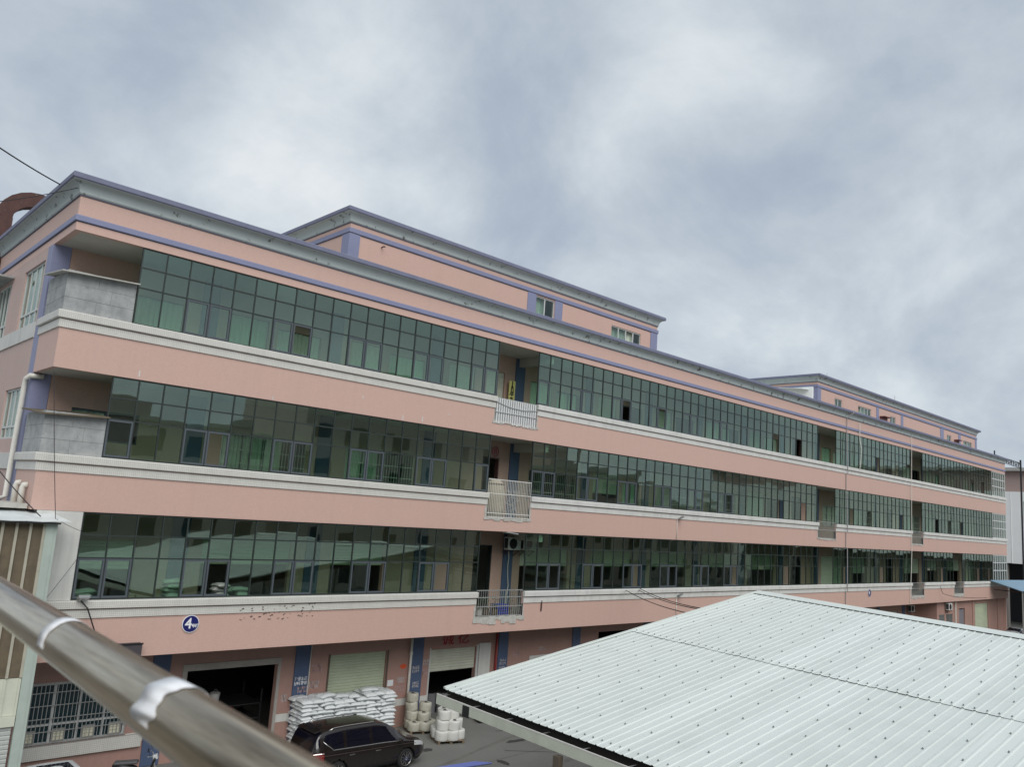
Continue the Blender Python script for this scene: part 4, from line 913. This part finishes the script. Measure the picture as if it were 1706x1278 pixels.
def gut(x0, z0, x1, z1): 
    a, b = along(0, 0, 0), along(1, 0, 0); gm.add([a + Vector((x0, 0, z0)), a + Vector((x1, 0, z0)), a + Vector((x1, 0, z1)), a + Vector((x0, 0, z1)), b + Vector((x0, 0, z0)), b + Vector((x1, 0, z0)), b + Vector((x1, 0, z1)), b + Vector((x0, 0, z1))], [(0, 1, 2, 3), (4, 7, 6, 5), (0, 4, 5, 1), (1, 5, 6, 2), (2, 6, 7, 3), (3, 7, 4, 0)])
gut(-.27, -.36, .10, -.345); gut(-.27, -.344, -.258, -.13)
obj('gutter', gm, CREAM, shed)
gm = MB(); gut(-.275, -.128, -.245, -.108); obj('gutter_lip', gm, mat('gutter_lip_white', (.68, .66, .62), .5, noise=.2), shed)
gm = MB(); gut(-.257, -.344, .084, -.33); gut(.085, -.344, .10, -.06); obj('gutter_inner_shade', gm, mat('gutter_inner_shade', (.03, .028, .022), .9), shed)  # shade inside the gutter, painted as near-black floor and inner wall
gm = MB()
for k in range(14):
    p = along(k / 13.5 + .01, 0, 0); gm.box(p.x - .255, p.x + .05, p.y - .012, p.y + .012, p.z - .14, p.z - .13)
obj('gutter_strap', gm, STEEL, shed)
ob = MB(); p = along(.27, -.35, -.4); ob.box(p.x - .02, p.x + .12, p.y - .08, p.y + .08, p.z - .45, p.z - .01); p = along(.5, -.35, -.4); ob.box(p.x + .02, p.x + .16, p.y - .09, p.y + .09, p.z - .5, p.z - .01); obj('gutter_outlet', ob, mat('brown_steel', (.10, .08, .06), .6), shed)
db_ = MB(); p = along(.075, -.28, -.24); db_.box(p.x - .012, p.x + .01, p.y - .12, p.y + .12, p.z - .16, p.z + .1); obj('gutter_joint', db_, BLACK, shed)
pm = MB()
for q in range(12):
    s = .04 + q * .084; pm.bar(roofpt(s, Y0 - .1) - SO - Vector((0, 0, .09)), roofpt(s, Y1 + .1) - SO - Vector((0, 0, .09)), .06, .15)
obj('purlin', pm, RUST, shed)
for y in (-11.4, -18.6, -22.6, -26.6):
    tm = MB().bar(roofpt(.02, y) - SO - Vector((0, 0, .30)), roofpt(1, y) - SO - Vector((0, 0, .30)), .12, .25); r = roofpt(1, y); e = roofpt(.02, y)
    tm.bar(r - SO - Vector((0, 0, .30)), Vector((2 * r.x - e.x, y, e.z)) - SO - Vector((0, 0, .30)), .12, .25); obj('rafter', tm, RUST, shed)
    for s_ in ((.07, 1.0) if y < -12 else (1.0,)):
        p = roofpt(s_, y); obj('post', MB().box(p.x - 13 - .08, p.x - 13 + .08, y + 19 - .08, y + 19 + .08, 0, p.z - .42), STEEL, shed)
    obj('post', MB().box(2 * r.x - e.x - 13 - .5, 2 * r.x - e.x - 13 - .34, y + 19 - .08, y + 19 + .08, 0, e.z - .35), STEEL, shed)
# ------------------------------------------------------------------ brown clad side shed at the left
ls = thing('side_shed', 'tall lean-to clad in weathered brown strips with a white sheet roof', 'shed', (-4, -1, 0))
fx = -1.55 + 4
obj('lower_cladding', MB().box(-4.0, fx - .02, .02, .06, 3.0, 4.0), CREAM, ls)
lr = MB()
for q in range(14): x = fx - .34 - q * .36; lr.box(x - .03, x + .03, -.02, .019, 3.0, 3.985)
obj('cladding_rib', lr, CREAM, ls)
for q in range(14):
    x1 = fx - .335 - q * .345; obj('cladding_strip', MB().obox(((x1 * 2 - .345) / 2, .03 + R.uniform(-.006, .006), 6.16), (.17, 0, 0), (0, .012, 0), (0, 0, 2.14)), BROWN, ls)
    obj('cover_batten', MB().box(x1 - .035, x1 + .035, -.035, .012, 4.02, 8.29), mat('pale_batten', (.42, .40, .32), .7, noise=.4, nscale=3, streak=.2), ls)
obj('corner_trim', MB().box(fx - .30, fx - .09, -.06, .05, 0, 8.29).box(fx - .085, fx, -.04, .06, 0, 8.285), mat('pale_green_trim', (.40, .47, .42), .5, noise=.3, nscale=2, streak=.2), ls)
obj('roller_shutter', corr(MB(), -3.9, fx - .36, .02, 2.72, .02, .12, .02), mat('pale_grey_shutter', (.42, .44, .42), .6, noise=.2), ls)
obj('shutter_box', MB().box(-4, fx - .32, -.06, .1, 2.73, 2.99), CREAM, ls)
obj('end_wall', MB().box(fx - .06, fx - .01, .061, 1.0, 0, 8.25), CREAM, ls)
rs = MB(); n = 18
vs_ = []; fs = []
for i in range(n + 1):
    x = -4.2 + (fx + .3 + 4.2) * i / n; zz_ = .012 * (i % 2)
    vs_ += [(x, -.28, 8.33 + zz_), (min(x, fx - .55 + 0 * x) if i == n else x, 3.0, 8.72 + zz_)]
for i in range(n): fs.append((2 * i, 2 * i + 2, 2 * i + 3, 2 * i + 1))
o = obj('roof_sheet', rs.add(vs_, fs), mat('pale_blue_white_sheet', (.66, .71, .71), .5, noise=.3, nscale=1.5), ls); md = o.modifiers.new('thickness', 'SOLIDIFY'); md.thickness = .02
obj('roof_edge', MB().box(-4.2, fx + .02, -.26, -.2, 8.26, 8.31), BLACK, ls)
obj('mortar_ledge', MB().box(fx - 1.6, fx - .58, 1.2, 3.2, 8.62, 8.76), CONCR, ls)
# ------------------------------------------------------------------ rusty exhaust duct with gooseneck beyond the left end
du = thing('exhaust_duct', 'rusty square exhaust duct bending over the roof edge', 'duct', (-2.2, 11.8, 0))
def sq_tube(pts, w, mi=0):
    mb = MB(); rings = []
    for i, p in enumerate(pts):
        p = Vector(p); d = (Vector(pts[min(i + 1, len(pts) - 1)]) - Vector(pts[max(i - 1, 0)])).normalized(); sy = Vector((0, 1, 0)); sx = d.cross(sy).normalized()
        rings += [p + sx * w / 2 + sy * w / 2, p - sx * w / 2 + sy * w / 2, p - sx * w / 2 - sy * w / 2, p + sx * w / 2 - sy * w / 2]
    n = len(pts); fs = [(0, 1, 2, 3), tuple(4 * (n - 1) + k for k in (3, 2, 1, 0))]
    for i in range(n - 1):
        for k in range(4): fs.append((4 * i + k, 4 * i + 4 + k, 4 * i + 4 + (k + 1) % 4, 4 * i + (k + 1) % 4))
    return mb.add(rings, fs)
DZ = 20.3
obj('riser', sq_tube([(0, 0, 0), (0, 0, 18.3)], .62), RUST, du); obj('riser_section', sq_tube([(0, 0, 18.36), (0, 0, DZ)], .66), RUST, du)
obj('flange', MB().box(-.40, .40, -.40, .40, 18.3, 18.36).box(-.40, .40, -.40, .40, 19.3, 19.36), RUST, du)
obj('elbow', sq_tube([(1.2 - 1.2 * math.cos(t * math.pi / 12), 0, DZ + 1.05 * math.sin(t * math.pi / 12)) for t in range(8)] + [(2.2, 0, DZ + .62), (2.7, 0, DZ + .1)], .62), RUST, du)
h = obj('hose', MB().tube([(-2.5, 10.7, 19.05), (-2.75, 10.9, 19.2), (-3.0, 11.0, 18.9), (-3.05, 11.0, 18.0), (-2.95, 10.9, 16.9), (-2.6, 10.5, 16.2), (-2.2, 10.3, 15.5)], .05, 8), PVC, smooth=True); tag(h, 'pale hose hanging beside the rusty duct', 'hose')
# ------------------------------------------------------------------ cables
def cable(pts, r, label, sag=0.0, n=14):
    P = []
    for a, b in zip(pts, pts[1:]):
        for i in range(n): t = i / n; p = Vector(a).lerp(Vector(b), t); p.z -= sag * 4 * t * (1 - t); P.append(p)
    P.append(Vector(pts[-1])); o = obj('cable', MB().tube(P, r, 5), WIRE); tag(o, label, 'cable')
cable([PXP(-120, 160, 20), (-2.42, 1.3, 18.95)], .022, 'thick black cable reaching the roof corner from the upper left', .1)
cable([PXP(-100, 345, 22), (-1.6, .2, 19.02)], .012, 'thin grey cable above the rusty duct', .12)
cable([PXP(-60, 700, 24), (-2.0, -.9, 8.45)], .016, 'black cable running down to the side shed roof', .15)
cable([(-2.06, -.02, 12.8), (-1.62, -.95, 8.4)], .010, 'thin dark cable hanging at the left corner down to the side shed roof', .1)
cable([(-1.6, -1.0, 8.4), (-.55, -.05, 8.0)], .007, 'thin grey wire crossing the top of the blank white panel', .03); cable([(-.62, -.03, 7.2), (-1.45, -.4, 6.0)], .006, 'thin wire slanting across the blank white panel', .02)
E1 = roofpt(.47, Y0)
for i, (a, b) in enumerate((((25.9, -.14, 5.9), roofpt(.69, Y0)), ((27.0, -.14, 5.88), roofpt(.74, Y0)), ((27.1, -.14, 5.96), roofpt(.75, Y0)))):
    cable([a, b + Vector((0, 0, .05))], .017, ('lowest of three', 'middle of three', 'uppermost of three')[i] + ' black cables dropping from the pink front to the shed gable', .12)
cable([(70.6, -.2, 5.6), (70.9, -.3, 5.0), (72.5, -1, 4.75), (80, -1.2, 4.55)], .02, 'dark cable looping near the far lowest gap', .05)
# ------------------------------------------------------------------ stainless handrail in the foreground
hr = thing('balcony_handrail', 'blurred stainless steel handrail pipe with two white tape bands', 'handrail', (-8.018, -26.5, 8.358))
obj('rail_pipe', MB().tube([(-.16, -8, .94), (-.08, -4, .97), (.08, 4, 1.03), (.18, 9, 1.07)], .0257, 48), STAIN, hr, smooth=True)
for y, w, rag in ((.37, .026, .0015), (.03, .040, .0055)):
    t_ = MB(); n = 40
    vs_ = []
    ph_ = R.uniform(0, 6)
    for k in range(n + 1):
        a = math.pi * (.02 + 1.02 * k / n); jg = rag * (math.sin(k * .45 + ph_) + .6 * math.sin(k * 1.1 + 2 * ph_))
        for s in (-1, 1):
            yy = y + s * w / 2 + (jg if s < 0 else rag * math.sin(k * .6 - ph_)) * (.25 + abs(k / n - .5) * 1.5)
            vs_.append((math.cos(a) * .0264 + .02 * y, yy, 1.0 + .0075 * y + math.sin(a) * .0264))
    t_.add(vs_, [(2 * k, 2 * k + 1, 2 * k + 3, 2 * k + 2) for k in range(n)])
    o = obj('tape_band', t_, TAPE, hr, smooth=True); md = o.modifiers.new('thickness', 'SOLIDIFY'); md.thickness = .0003; md.offset = 1
for y in (-3.2, 2.6, 6.0): obj('rail_post', MB().tube([(0, y, 0), (0, y, .98)], .019, 16), STAIN, hr, smooth=True)
dk_ = thing('gallery_deck', 'concrete gallery floor that carries the stainless handrail', 'gallery', (-10.1, -26, 0))
obj('deck_slab', MB().box(-2.2, 2.15, -10, 8, 8.1, 8.38), GALF, dk_)
obj('gallery_wall', MB().box(-2.4, -2.2, -10, 8, 0, 13.5), GALW, dk_); obj('deck_beam', MB().box(1.8, 2.1, -9.9, 7.9, 7.7, 8.095), SOFF, dk_)
for y in (-9.5, -4, 1.5, 7): obj('deck_column', MB().box(1.75, 2.12, y - .2, y + .2, 0, 7.695), OPPW, dk_)
# ------------------------------------------------------------------ far right: white factory, canopy, roof sign
fb = thing('white_factory', 'white clad factory with a pink upper strip beyond the right end', 'building', (100, -4, 0))
obj('upper_wall', MB().box(4, 40, -40, 22, 16.2, 18.7), FACP, fb); obj('cladding', MB().box(3.9, 40, -40, 22, 7.6, 16.2), FACW, fb); obj('eave_trim', MB().box(3.3, 40.2, -40.2, 22.2, 18.7, 19.1), mat('eave_grey', (.42, .42, .40), .8), fb)
for y in (-28, -16, -4, 8, 20): obj('column', MB().box(4.0, 4.7, y - .4, y + .4, 0, 7.6), mat('pier_grey', (.22, .21, .2), .8), fb)
obj('rear_wall', MB().box(14, 14.3, -40, 22, 0, 7.59), DARK, fb); obj('roof', MB().box(4.1, 40, -39.9, 21.9, 18.4, 18.69), SOFF, fb)
for k in range(24): obj('cladding_seam', MB().box(3.86, 3.899, -38 + k * 2.5, -37.94 + k * 2.5, 7.6, 16.2), FACW, fb)
w = obj('window', MB().box(3.84, 3.90, 3.2, 5.6, 12.6, 14.9), mat('grey_glass', (.25, .28, .29), .2), fb); obj('window_frame', MB().box(3.80, 3.86, 3.0, 3.2, 12.2, 15.1).box(3.80, 3.86, 3.2, 5.6, 14.92, 15.1), BLACK, w)
cp = thing('blue_canopy', 'pale blue sheet canopy at the right end of the pink building', 'canopy', (91, -1.5, 0))
obj('canopy_sheet', MB().obox((1.3, 0, 5.62), (7.6, 0, -.05), (0, 1.4, .38), (0, 0, .03)), CANOPY, cp)
for x in (-5.5, 0, 6): obj('canopy_post', MB().box(x - .05, x + .05, -1.3, -1.2, 0, 5.2), STEEL, cp); obj('canopy_beam', MB().box(x - .04, x + .04, -1.3, 1.3, 5.1, 5.18), RUST, cp)
rsn = thing('roof_sign', 'dark framed letter sign standing against the sky at the right edge', 'sign', (100.5, 1.5, 0))
obj('sign_post', MB().tube([(0, -.52, 0), (0, -.52, 19.75)], .10, 8).tube([(0, 2.2, 16), (0, 2.2, 20.9)], .08, 8), BLACK, rsn)
sf = MB()
P0, P1 = Vector((0, 2.18, 19.82)), Vector((0, -.5, 18.78))
sf.bar(P0, P1, .07); sf.bar(P0 + Vector((0, 0, .6)), P1 + Vector((0, 0, .6)), .07); obj('sign_frame', sf, BLACK, rsn)
for i in range(15):
    if i == 5: continue
    t = (i + .5) / 15; p = P0.lerp(P1, t); lm = MB().box(-.04, .04, p.y - .10, p.y - .05, p.z + .08, p.z + .56).box(-.04, .04, p.y + .05, p.y + .10, p.z + .08, p.z + .56)
    for q in range(R.randrange(1, 4)): zq = p.z + R.uniform(.1, .5); lm.box(-.035, .035, p.y - .0499, p.y + .0499, zq, zq + .06)
    obj('sign_letter', lm, BLACK, rsn)
# ------------------------------------------------------------------ vehicles
def catmull(xs, ys, x):
    if x <= xs[0]: return ys[0]
    if x >= xs[-1]: return ys[-1]
    for i in range(len(xs) - 1):
        if xs[i] <= x <= xs[i + 1]: break
    h = xs[i + 1] - xs[i]; t = (x - xs[i]) / h
    def sl(k):
        if k == 0 or k == len(xs) - 1: return 0
        a = (ys[k] - ys[k - 1]) / (xs[k] - xs[k - 1]); b = (ys[k + 1] - ys[k]) / (xs[k + 1] - xs[k])
        return 0 if a * b <= 0 else 2 * a * b / (a + b)
    m0, m1 = sl(i) * h, sl(i + 1) * h
    return (2 * t**3 - 3 * t**2 + 1) * ys[i] + (t**3 - 2 * t**2 + t) * m0 + (-2 * t**3 + 3 * t**2) * ys[i + 1] + (t**3 - t**2) * m1
CARS_ = {
 'mpv': dict(L=4.86, W=.93, x=[-2.43, -2.36, -2.15, -1.75, -1.0, 0, .55, .95, 1.35, 1.62, 2.1, 2.34, 2.43],
   top=[1.02, 1.20, 1.58, 1.70, 1.735, 1.725, 1.66, 1.48, 1.21, 1.06, .97, .84, .68], belt=[.98, 1.02, 1.045, 1.04, 1.02, 1.0, .99, .98, .975, .965, .90, .78, .66],
   roofw=[.70, .72, .70, .69, .69, .68, .67, .67, .70, .76, .74, .66, .55], ws=(1.36, .58), rw=(-2.3, -2.02), side=[(-2.05, -1.22), (-1.10, -.12), (-.02, 1.12)], wx=(-1.42, 1.50), rr=.345),
 'sedan': dict(L=4.5, W=.88, x=[-2.25, -2.18, -1.7, -1.35, -.7, 0, .4, .75, 1.05, 1.3, 1.9, 2.15, 2.25],
   top=[.85, .98, 1.08, 1.18, 1.44, 1.46, 1.40, 1.25, 1.08, .99, .90, .78, .62], belt=[.82, .9, .93, .93, .92, .91, .905, .90, .90, .895, .84, .72, .6],
   roofw=[.62, .68, .68, .62, .60, .60, .60, .62, .68, .72, .70, .6, .5], ws=(1.06, .34), rw=(-1.42, -.8), side=[(-1.2, -.5), (-.42, .3), (.38, .85)], wx=(-1.32, 1.38), rr=.31)}
def car(name, label, kind, paint, loc, rz, group=None, detail=True):
    C_ = CARS_[kind]; t = thing(name, label, 'car', loc, rz, group); n = 150; half = C_['L'] / 2
    J = 30; pts = []
    for i in range(n + 1):
        x = -half + C_['L'] * i / n
        top, belt, rw_ = (catmull(C_['x'], C_[k], x) for k in ('top', 'belt', 'roofw'))
        e = min(1, (half - abs(x)) / .55); nar = 1 - .20 * (1 - e) ** 2.2 ; w = C_['W'] * nar; rw_ = min(rw_, w * .97)
        zb = .24 + (.12 * (1 - min(1, (half - abs(x)) / .3)))
        row = []
        for j in range(J + 1):
            if j <= 5: f = j / 5; y, z = w * (.90 + .10 * math.sin(f * math.pi / 2)), zb + (.45 - zb) * f
            elif j <= 14: f = (j - 5) / 9; y = w * (1.0 + .012 * math.sin(f * math.pi)) - .02 * f * f; z = .45 + (belt - .45) * f; z = min(z, belt)
            elif j <= 22: f = (j - 14) / 8; y0_, y1_ = w - .02, rw_; y = y0_ + (y1_ - y0_) * (f ** 1.15); z = belt + (top - .045 - belt) * f if top - .045 > belt else belt + (top - belt) * f
            else: f = (j - 22) / 8; a = f * math.pi / 2; y = rw_ * math.cos(a) ** .9 if f < 1 else 0; zt = top; z0_ = top - .045 if top - .045 > belt else top; z = z0_ + (zt - z0_) * math.sin(a) ** .6
            row.append((y, z))
        pts.append((x, row))
    bins = {}; idx = {}
    def vid(k, x, y, z):
        if k not in bins: bins[k] = MB(); idx[k] = {}
        kk = (round(x, 4), round(y, 4), round(z, 4)); d = idx[k]
        if kk not in d: d[kk] = len(bins[k].v); bins[k].v.append((x, y, z))
        return d[kk]
    for i in range(n):
        xm = (pts[i][0] + pts[i + 1][0]) / 2
        for j in range(J):
            q = [(pts[i][0], *pts[i][1][j]), (pts[i + 1][0], *pts[i + 1][1][j]), (pts[i + 1][0], *pts[i + 1][1][j + 1]), (pts[i][0], *pts[i][1][j + 1])]
            zm = sum(v[2] for v in q) / 4; ym = sum(v[1] for v in q) / 4
            if any((xm - wx) ** 2 + (zm - C_['rr']) ** 2 < (C_['rr'] + .055) ** 2 for wx in C_['wx']) and j < 15: continue
            k = 'body'
            if C_['ws'][1] < xm < C_['ws'][0] and j >= 24: k = 'windscreen'
            elif C_['rw'][0] < xm < C_['rw'][1] and j >= 17 and xm < C_['rw'][1] - (.08 if j < 24 else 0): k = 'rear_window' if j >= 23 or xm < C_['rw'][1] - .12 else 'body'
            elif 15 <= j <= 20:
                for wi, (a, b) in enumerate(C_['side']):
                    sh = (j - 15) / 5
                    aa = a + (.38 * (1 - sh) if a == C_['side'][0][0] and kind == 'mpv' and sh < .4 else 0) + (.1 * sh if a == C_['side'][0][0] else 0); bb = b - (sh * .52 if b == C_['side'][-1][1] else 0)
                    if aa < xm < bb: k = 'side_window'; break
            if xm < -half + .42 and 9 <= j <= 13 and ym > .5: k = 'tail_lamp'
            if half - .62 < xm < half - .10 and 11 <= j <= 13 and ym > .4: k = 'headlamp'
            if zm < .36: k = 'lower_trim'
            for s in (1, -1):
                if k == 'side_window': kk_ = (k, s, wi)
                elif k in ('tail_lamp', 'headlamp'): kk_ = (k, s, 0)
                else: kk_ = (k, 0, 0)
                f = [vid(kk_, x, y * s, z) for x, y, z in q]; f = f if s < 0 else f[::-1]
                if len(set(f)) == 4: bins[kk_].f.append(tuple(f)); bins[kk_].mi.append(0)
                elif len(set(f)) == 3: bins[kk_].f.append(tuple(dict.fromkeys(f))); bins[kk_].mi.append(0)
    for end in (0, n):
        x, row = pts[end]; vs_ = [(x, y, z) for y, z in row[:J]] + [(x, -y, z) for y, z in reversed(row[:J])]
        b = len(bins[('body', 0, 0)].v); f = tuple(range(len(vs_))); bins[('body', 0, 0)].add(vs_, [f if end else f[::-1]])
    mm = dict(body=paint, windscreen=CGLASS, rear_window=CGLASS, side_window=CGLASS, tail_lamp=TAIL, headlamp=LAMPW, lower_trim=BLACK)
    for k, b in bins.items():
        if b.v: obj(k[0], b, mm[k[0]], t, smooth=True)
    obj('underbody', MB().box(-half + .25, half - .25, -.60, .60, .20, .75), BLACK, t)
    for wx in C_['wx']:
        for s in (-1, 1):
            wy = s * (C_['W'] - .12); r = C_['rr']
            wl = obj('wheel', MB().tube([(wx, wy - .10, r), (wx, wy - .07, r), (wx, wy + .07, r), (wx, wy + .10, r)], r, 28, rs=[r - .03, r, r, r - .03]), RUB, t, smooth=False)
            rm = MB().tube([(wx, wy + s * .085, r), (wx, wy + s * .105, r)], r * .70, 24, cap=True)
            obj('rim_disc', rm, BLACK, wl); sp = MB()
            for q in range(10): a = q * math.pi / 5 + .2; sp.bar((wx + .04 * math.cos(a), wy + s * .112, r + .04 * math.sin(a)), (wx + r * .67 * math.cos(a + .08), wy + s * .108, r + r * .67 * math.sin(a + .08)), .034, .02)
            sp.tube([(wx, wy + s * .10, r), (wx, wy + s * .122, r)], .055, 12)
            sp.tube([(wx + r * .69 * math.cos(k * math.pi / 12), wy + s * .108, r + r * .69 * math.sin(k * math.pi / 12)) for k in range(25)], .014, 5)
            obj('rim', sp, CHROME if kind == 'mpv' else STEEL, wl)
    if detail:
        def sidept(x, jf):
            i = min(n - 1, max(0, (x + half) / C_['L'] * n)); i0 = int(i); j0 = int(jf); y, z = pts[i0][1][j0]; y2, z2 = pts[i0][1][min(J, j0 + 1)]; f = jf - j0
            return y + (y2 - y) * f, z + (z2 - z) * f
        for s in (-1, 1):
            tm = [(x, s * (sidept(x, 14.6)[0] + .004), sidept(x, 14.6)[1] - .0) for x in [C_['side'][0][0] + .38 + k * (C_['side'][-1][1] - C_['side'][0][0] - .3) / 24 for k in range(25)]]
            if kind == 'mpv': tm = [(x, s * (sidept(x, jf)[0] + .006), sidept(x, jf)[1]) for x, jf in ((C_['side'][0][0] + .02, 19), (C_['side'][0][0] + .2, 16.6), (C_['side'][0][0] + .36, 15.1))] + tm
            obj('window_trim', MB().tube(tm, .016, 6), CHROME, t, smooth=True)
            if kind == 'mpv':
                obj('roof_rail', MB().tube([(x, s * (sidept(x, 22.6)[0] - .03), sidept(x, 23.2)[1] + (.045 if 0 < k < 12 else .0)) for k, x in enumerate([-1.75 + q * .165 for q in range(13)])], .02, 6), CHROME, t, smooth=True)
                obj('waist_crease', MB().tube([(x, s * (sidept(x, 12.4)[0] + .003), sidept(x, 12.4)[1]) for x in [-2.2 + q * .17 for q in range(25)]], .008, 5), mat('paint_edge', (.12, .09, .08), .3, metal=.6), t)
            for x in (C_['side'][1][0] + .2, C_['side'][2][0] + .22 - (.05 if kind == 'sedan' else 0)):
                y, z = sidept(x, 11.3); obj('door_handle', MB().box(x - .11, x + .11, s * (y + .002), s * (y + .03), z - .018, z + .018), CHROME, t, bevel=.008)
            for x in (C_['side'][1][0] - .05, C_['side'][2][0] - .05, C_['side'][2][1] - .05):
                obj('door_seam', MB().tube([(x, s * (sidept(x, jf)[0] + .0), sidept(x, jf)[1]) for jf in range(4, 15)], .005, 4), BLACK, t)
            x = C_['side'][2][1] - .02; y, z = sidept(x, 14.5)
            obj('wing_mirror', MB().box(x - .07, x + .06, s * (y + .06), s * (y + .24), z - .02, z + .12), paint, t, bevel=.03)
            if kind == 'mpv': y, z = sidept(-2.2, 13.2); obj('lamp_chrome', MB().tube([(x, s * (sidept(x, 13.6)[0] + .004), sidept(x, 13.6)[1]) for x in (-2.36, -2.28, -2.2, -2.1, -2.02)], .02, 6), CHROME, t)
        if kind == 'mpv':
            obj('rear_spoiler', MB().obox((-2.13, 0, 1.66), (.12, 0, .03), (0, .58, 0), (-.004, 0, .016)), paint, t, bevel=.01)
            obj('roof_aerial', MB().obox((-1.75, 0, 1.745), (.09, 0, -.012), (0, .02, 0), (0, 0, .03)), BLACK, t, bevel=.01)
            obj('number_plate', MB().box(-2.452, -2.44, -.24, .24, .78, .92), mat('plate_blue', (.02, .06, .3), .4), t); obj('rear_chrome', MB().box(-2.45, -2.435, -.45, .45, .97, 1.0), CHROME, t)
        else: obj('sunroof', MB().obox((-.15, 0, C_['top'][4] + .014), (.36, 0, .004), (0, .42, 0), (0, 0, .004)), CGLASS, t, bevel=.003)
    return t
car('parked_car', 'dark brown people carrier parked in front of the white sacks', 'mpv', CARP, (9.3, -1.40, 0), .02)
car('parked_car', 'white car under the barred window, only its roof in view', 'sedan', CARW, (-.62, -1.15, 0), -math.pi / 2)
car('parked_car', 'pale silver car parked near the right end beyond the shed ridge', 'sedan', CARS, (88.5, -1.6, 0), -.2, 'cars far off at the right', False)
car('parked_car', 'second silver car at the very right edge beyond the shed ridge', 'sedan', CARS, (93.4, -2.3, 0), -.2, 'cars far off at the right', False)
sc_ = thing('scooter', 'dark scooter below the handrail at the foot of the pink wall', 'scooter', (2.25, .55, 0), -.5)
for x in (-.62, .62): w = obj('wheel', MB().tube([(x, -.05, .24), (x, .05, .24)], .24, 20), RUB, sc_); obj('rim', MB().tube([(x, -.055, .24), (x, .055, .24)], .13, 14), STEEL, w)
obj('body', MB().tube([(-.75, 0, .62), (-.45, 0, .6), (-.1, 0, .5), (.1, 0, .38), (.3, 0, .36)], .16, 12, rs=[.08, .17, .17, .1, .06]), BLACK, sc_, smooth=True)
obj('leg_shield', MB().obox((.42, 0, .62), (.03, 0, -.02), (0, .2, 0), (.09, 0, .3)), BLACK, sc_, bevel=.03)
obj('seat', MB().obox((-.35, 0, .76), (.36, 0, .02), (0, .14, 0), (0, 0, .05)), mat('grey_seat', (.08, .08, .085), .6), sc_, bevel=.04)
obj('fork', MB().tube([(.62, 0, .24), (.42, 0, .95)], .03, 8), STEEL, sc_); obj('handlebar', MB().tube([(.32, -.34, 1.02), (.42, -.15, .97), (.42, .15, .97), (.32, .34, 1.02)], .016, 8), STEEL, sc_)
obj('headlamp', MB().obox((.5, 0, .93), (.07, 0, .02), (0, .09, 0), (-.02, 0, .07)), LAMPW, sc_, bevel=.02)
for s in (-1, 1): obj('mirror', MB().tube([(.36, s * .2, 1.0), (.32, s * .3, 1.2)], .008, 5).box(.29, .32, s * .24, s * .38, 1.17, 1.26), BLACK, sc_)
# ------------------------------------------------------------------ buildings behind the camera, seen in the glass
def block(name, label, x0, x1, y0, y1, h, m, fl, face):
    t = thing(name, label, 'building', ((x0 + x1) / 2, (y0 + y1) / 2, 0)); cx, cy = (x0 + x1) / 2, (y0 + y1) / 2
    obj('wall', MB().box(x0 - cx, x1 - cx, y0 - cy, y1 - cy, 0, h), m, t); obj('roof', MB().box(x0 - cx - .3, x1 - cx + .3, y0 - cy - .3, y1 - cy + .3, h, h + .5), SOFF, t)
    obj('stair_head', MB().box(-4, 2, -3, 3, h + .5, h + 3.2), m, t)
    n = int((x1 - x0) / 4.2)
    for f in range(fl):
        for i in range(n):
            xw = x0 - cx + (i + .5) * (x1 - x0) / n; z = h / fl * f + 1.0
            w = obj('window', MB().box(xw - 1.1, xw + 1.1, y1 - cy - .02, y1 - cy + .03, z, z + h / fl * .48), CGLASS, t)
block('opposite_building', 'plain rendered block behind the viewpoint at the left', 2, 31, -62, -50, 15.5, OPPW, 4, 1)
block('opposite_building', 'tallest block behind the viewpoint, mirrored beside the first gap', 34, 63, -64, -50, 22, OPPW, 6, 1)
block('opposite_building', 'pale block behind the viewpoint, right of the tallest', 67, 92, -66, -50, 16, FACP, 4, 1)
block('opposite_building', 'low grey block behind the viewpoint, second from the right', 96, 126, -70, -54, 12.5, OPPW, 3, 1)
block('opposite_building', 'white hall far behind the viewpoint', 132, 190, -66, -50, 14.5, FACW, 3, 1)
block('opposite_building', 'grey block behind the viewpoint at the far left', -60, -16, -74, -60, 14, OPPW, 4, 1)
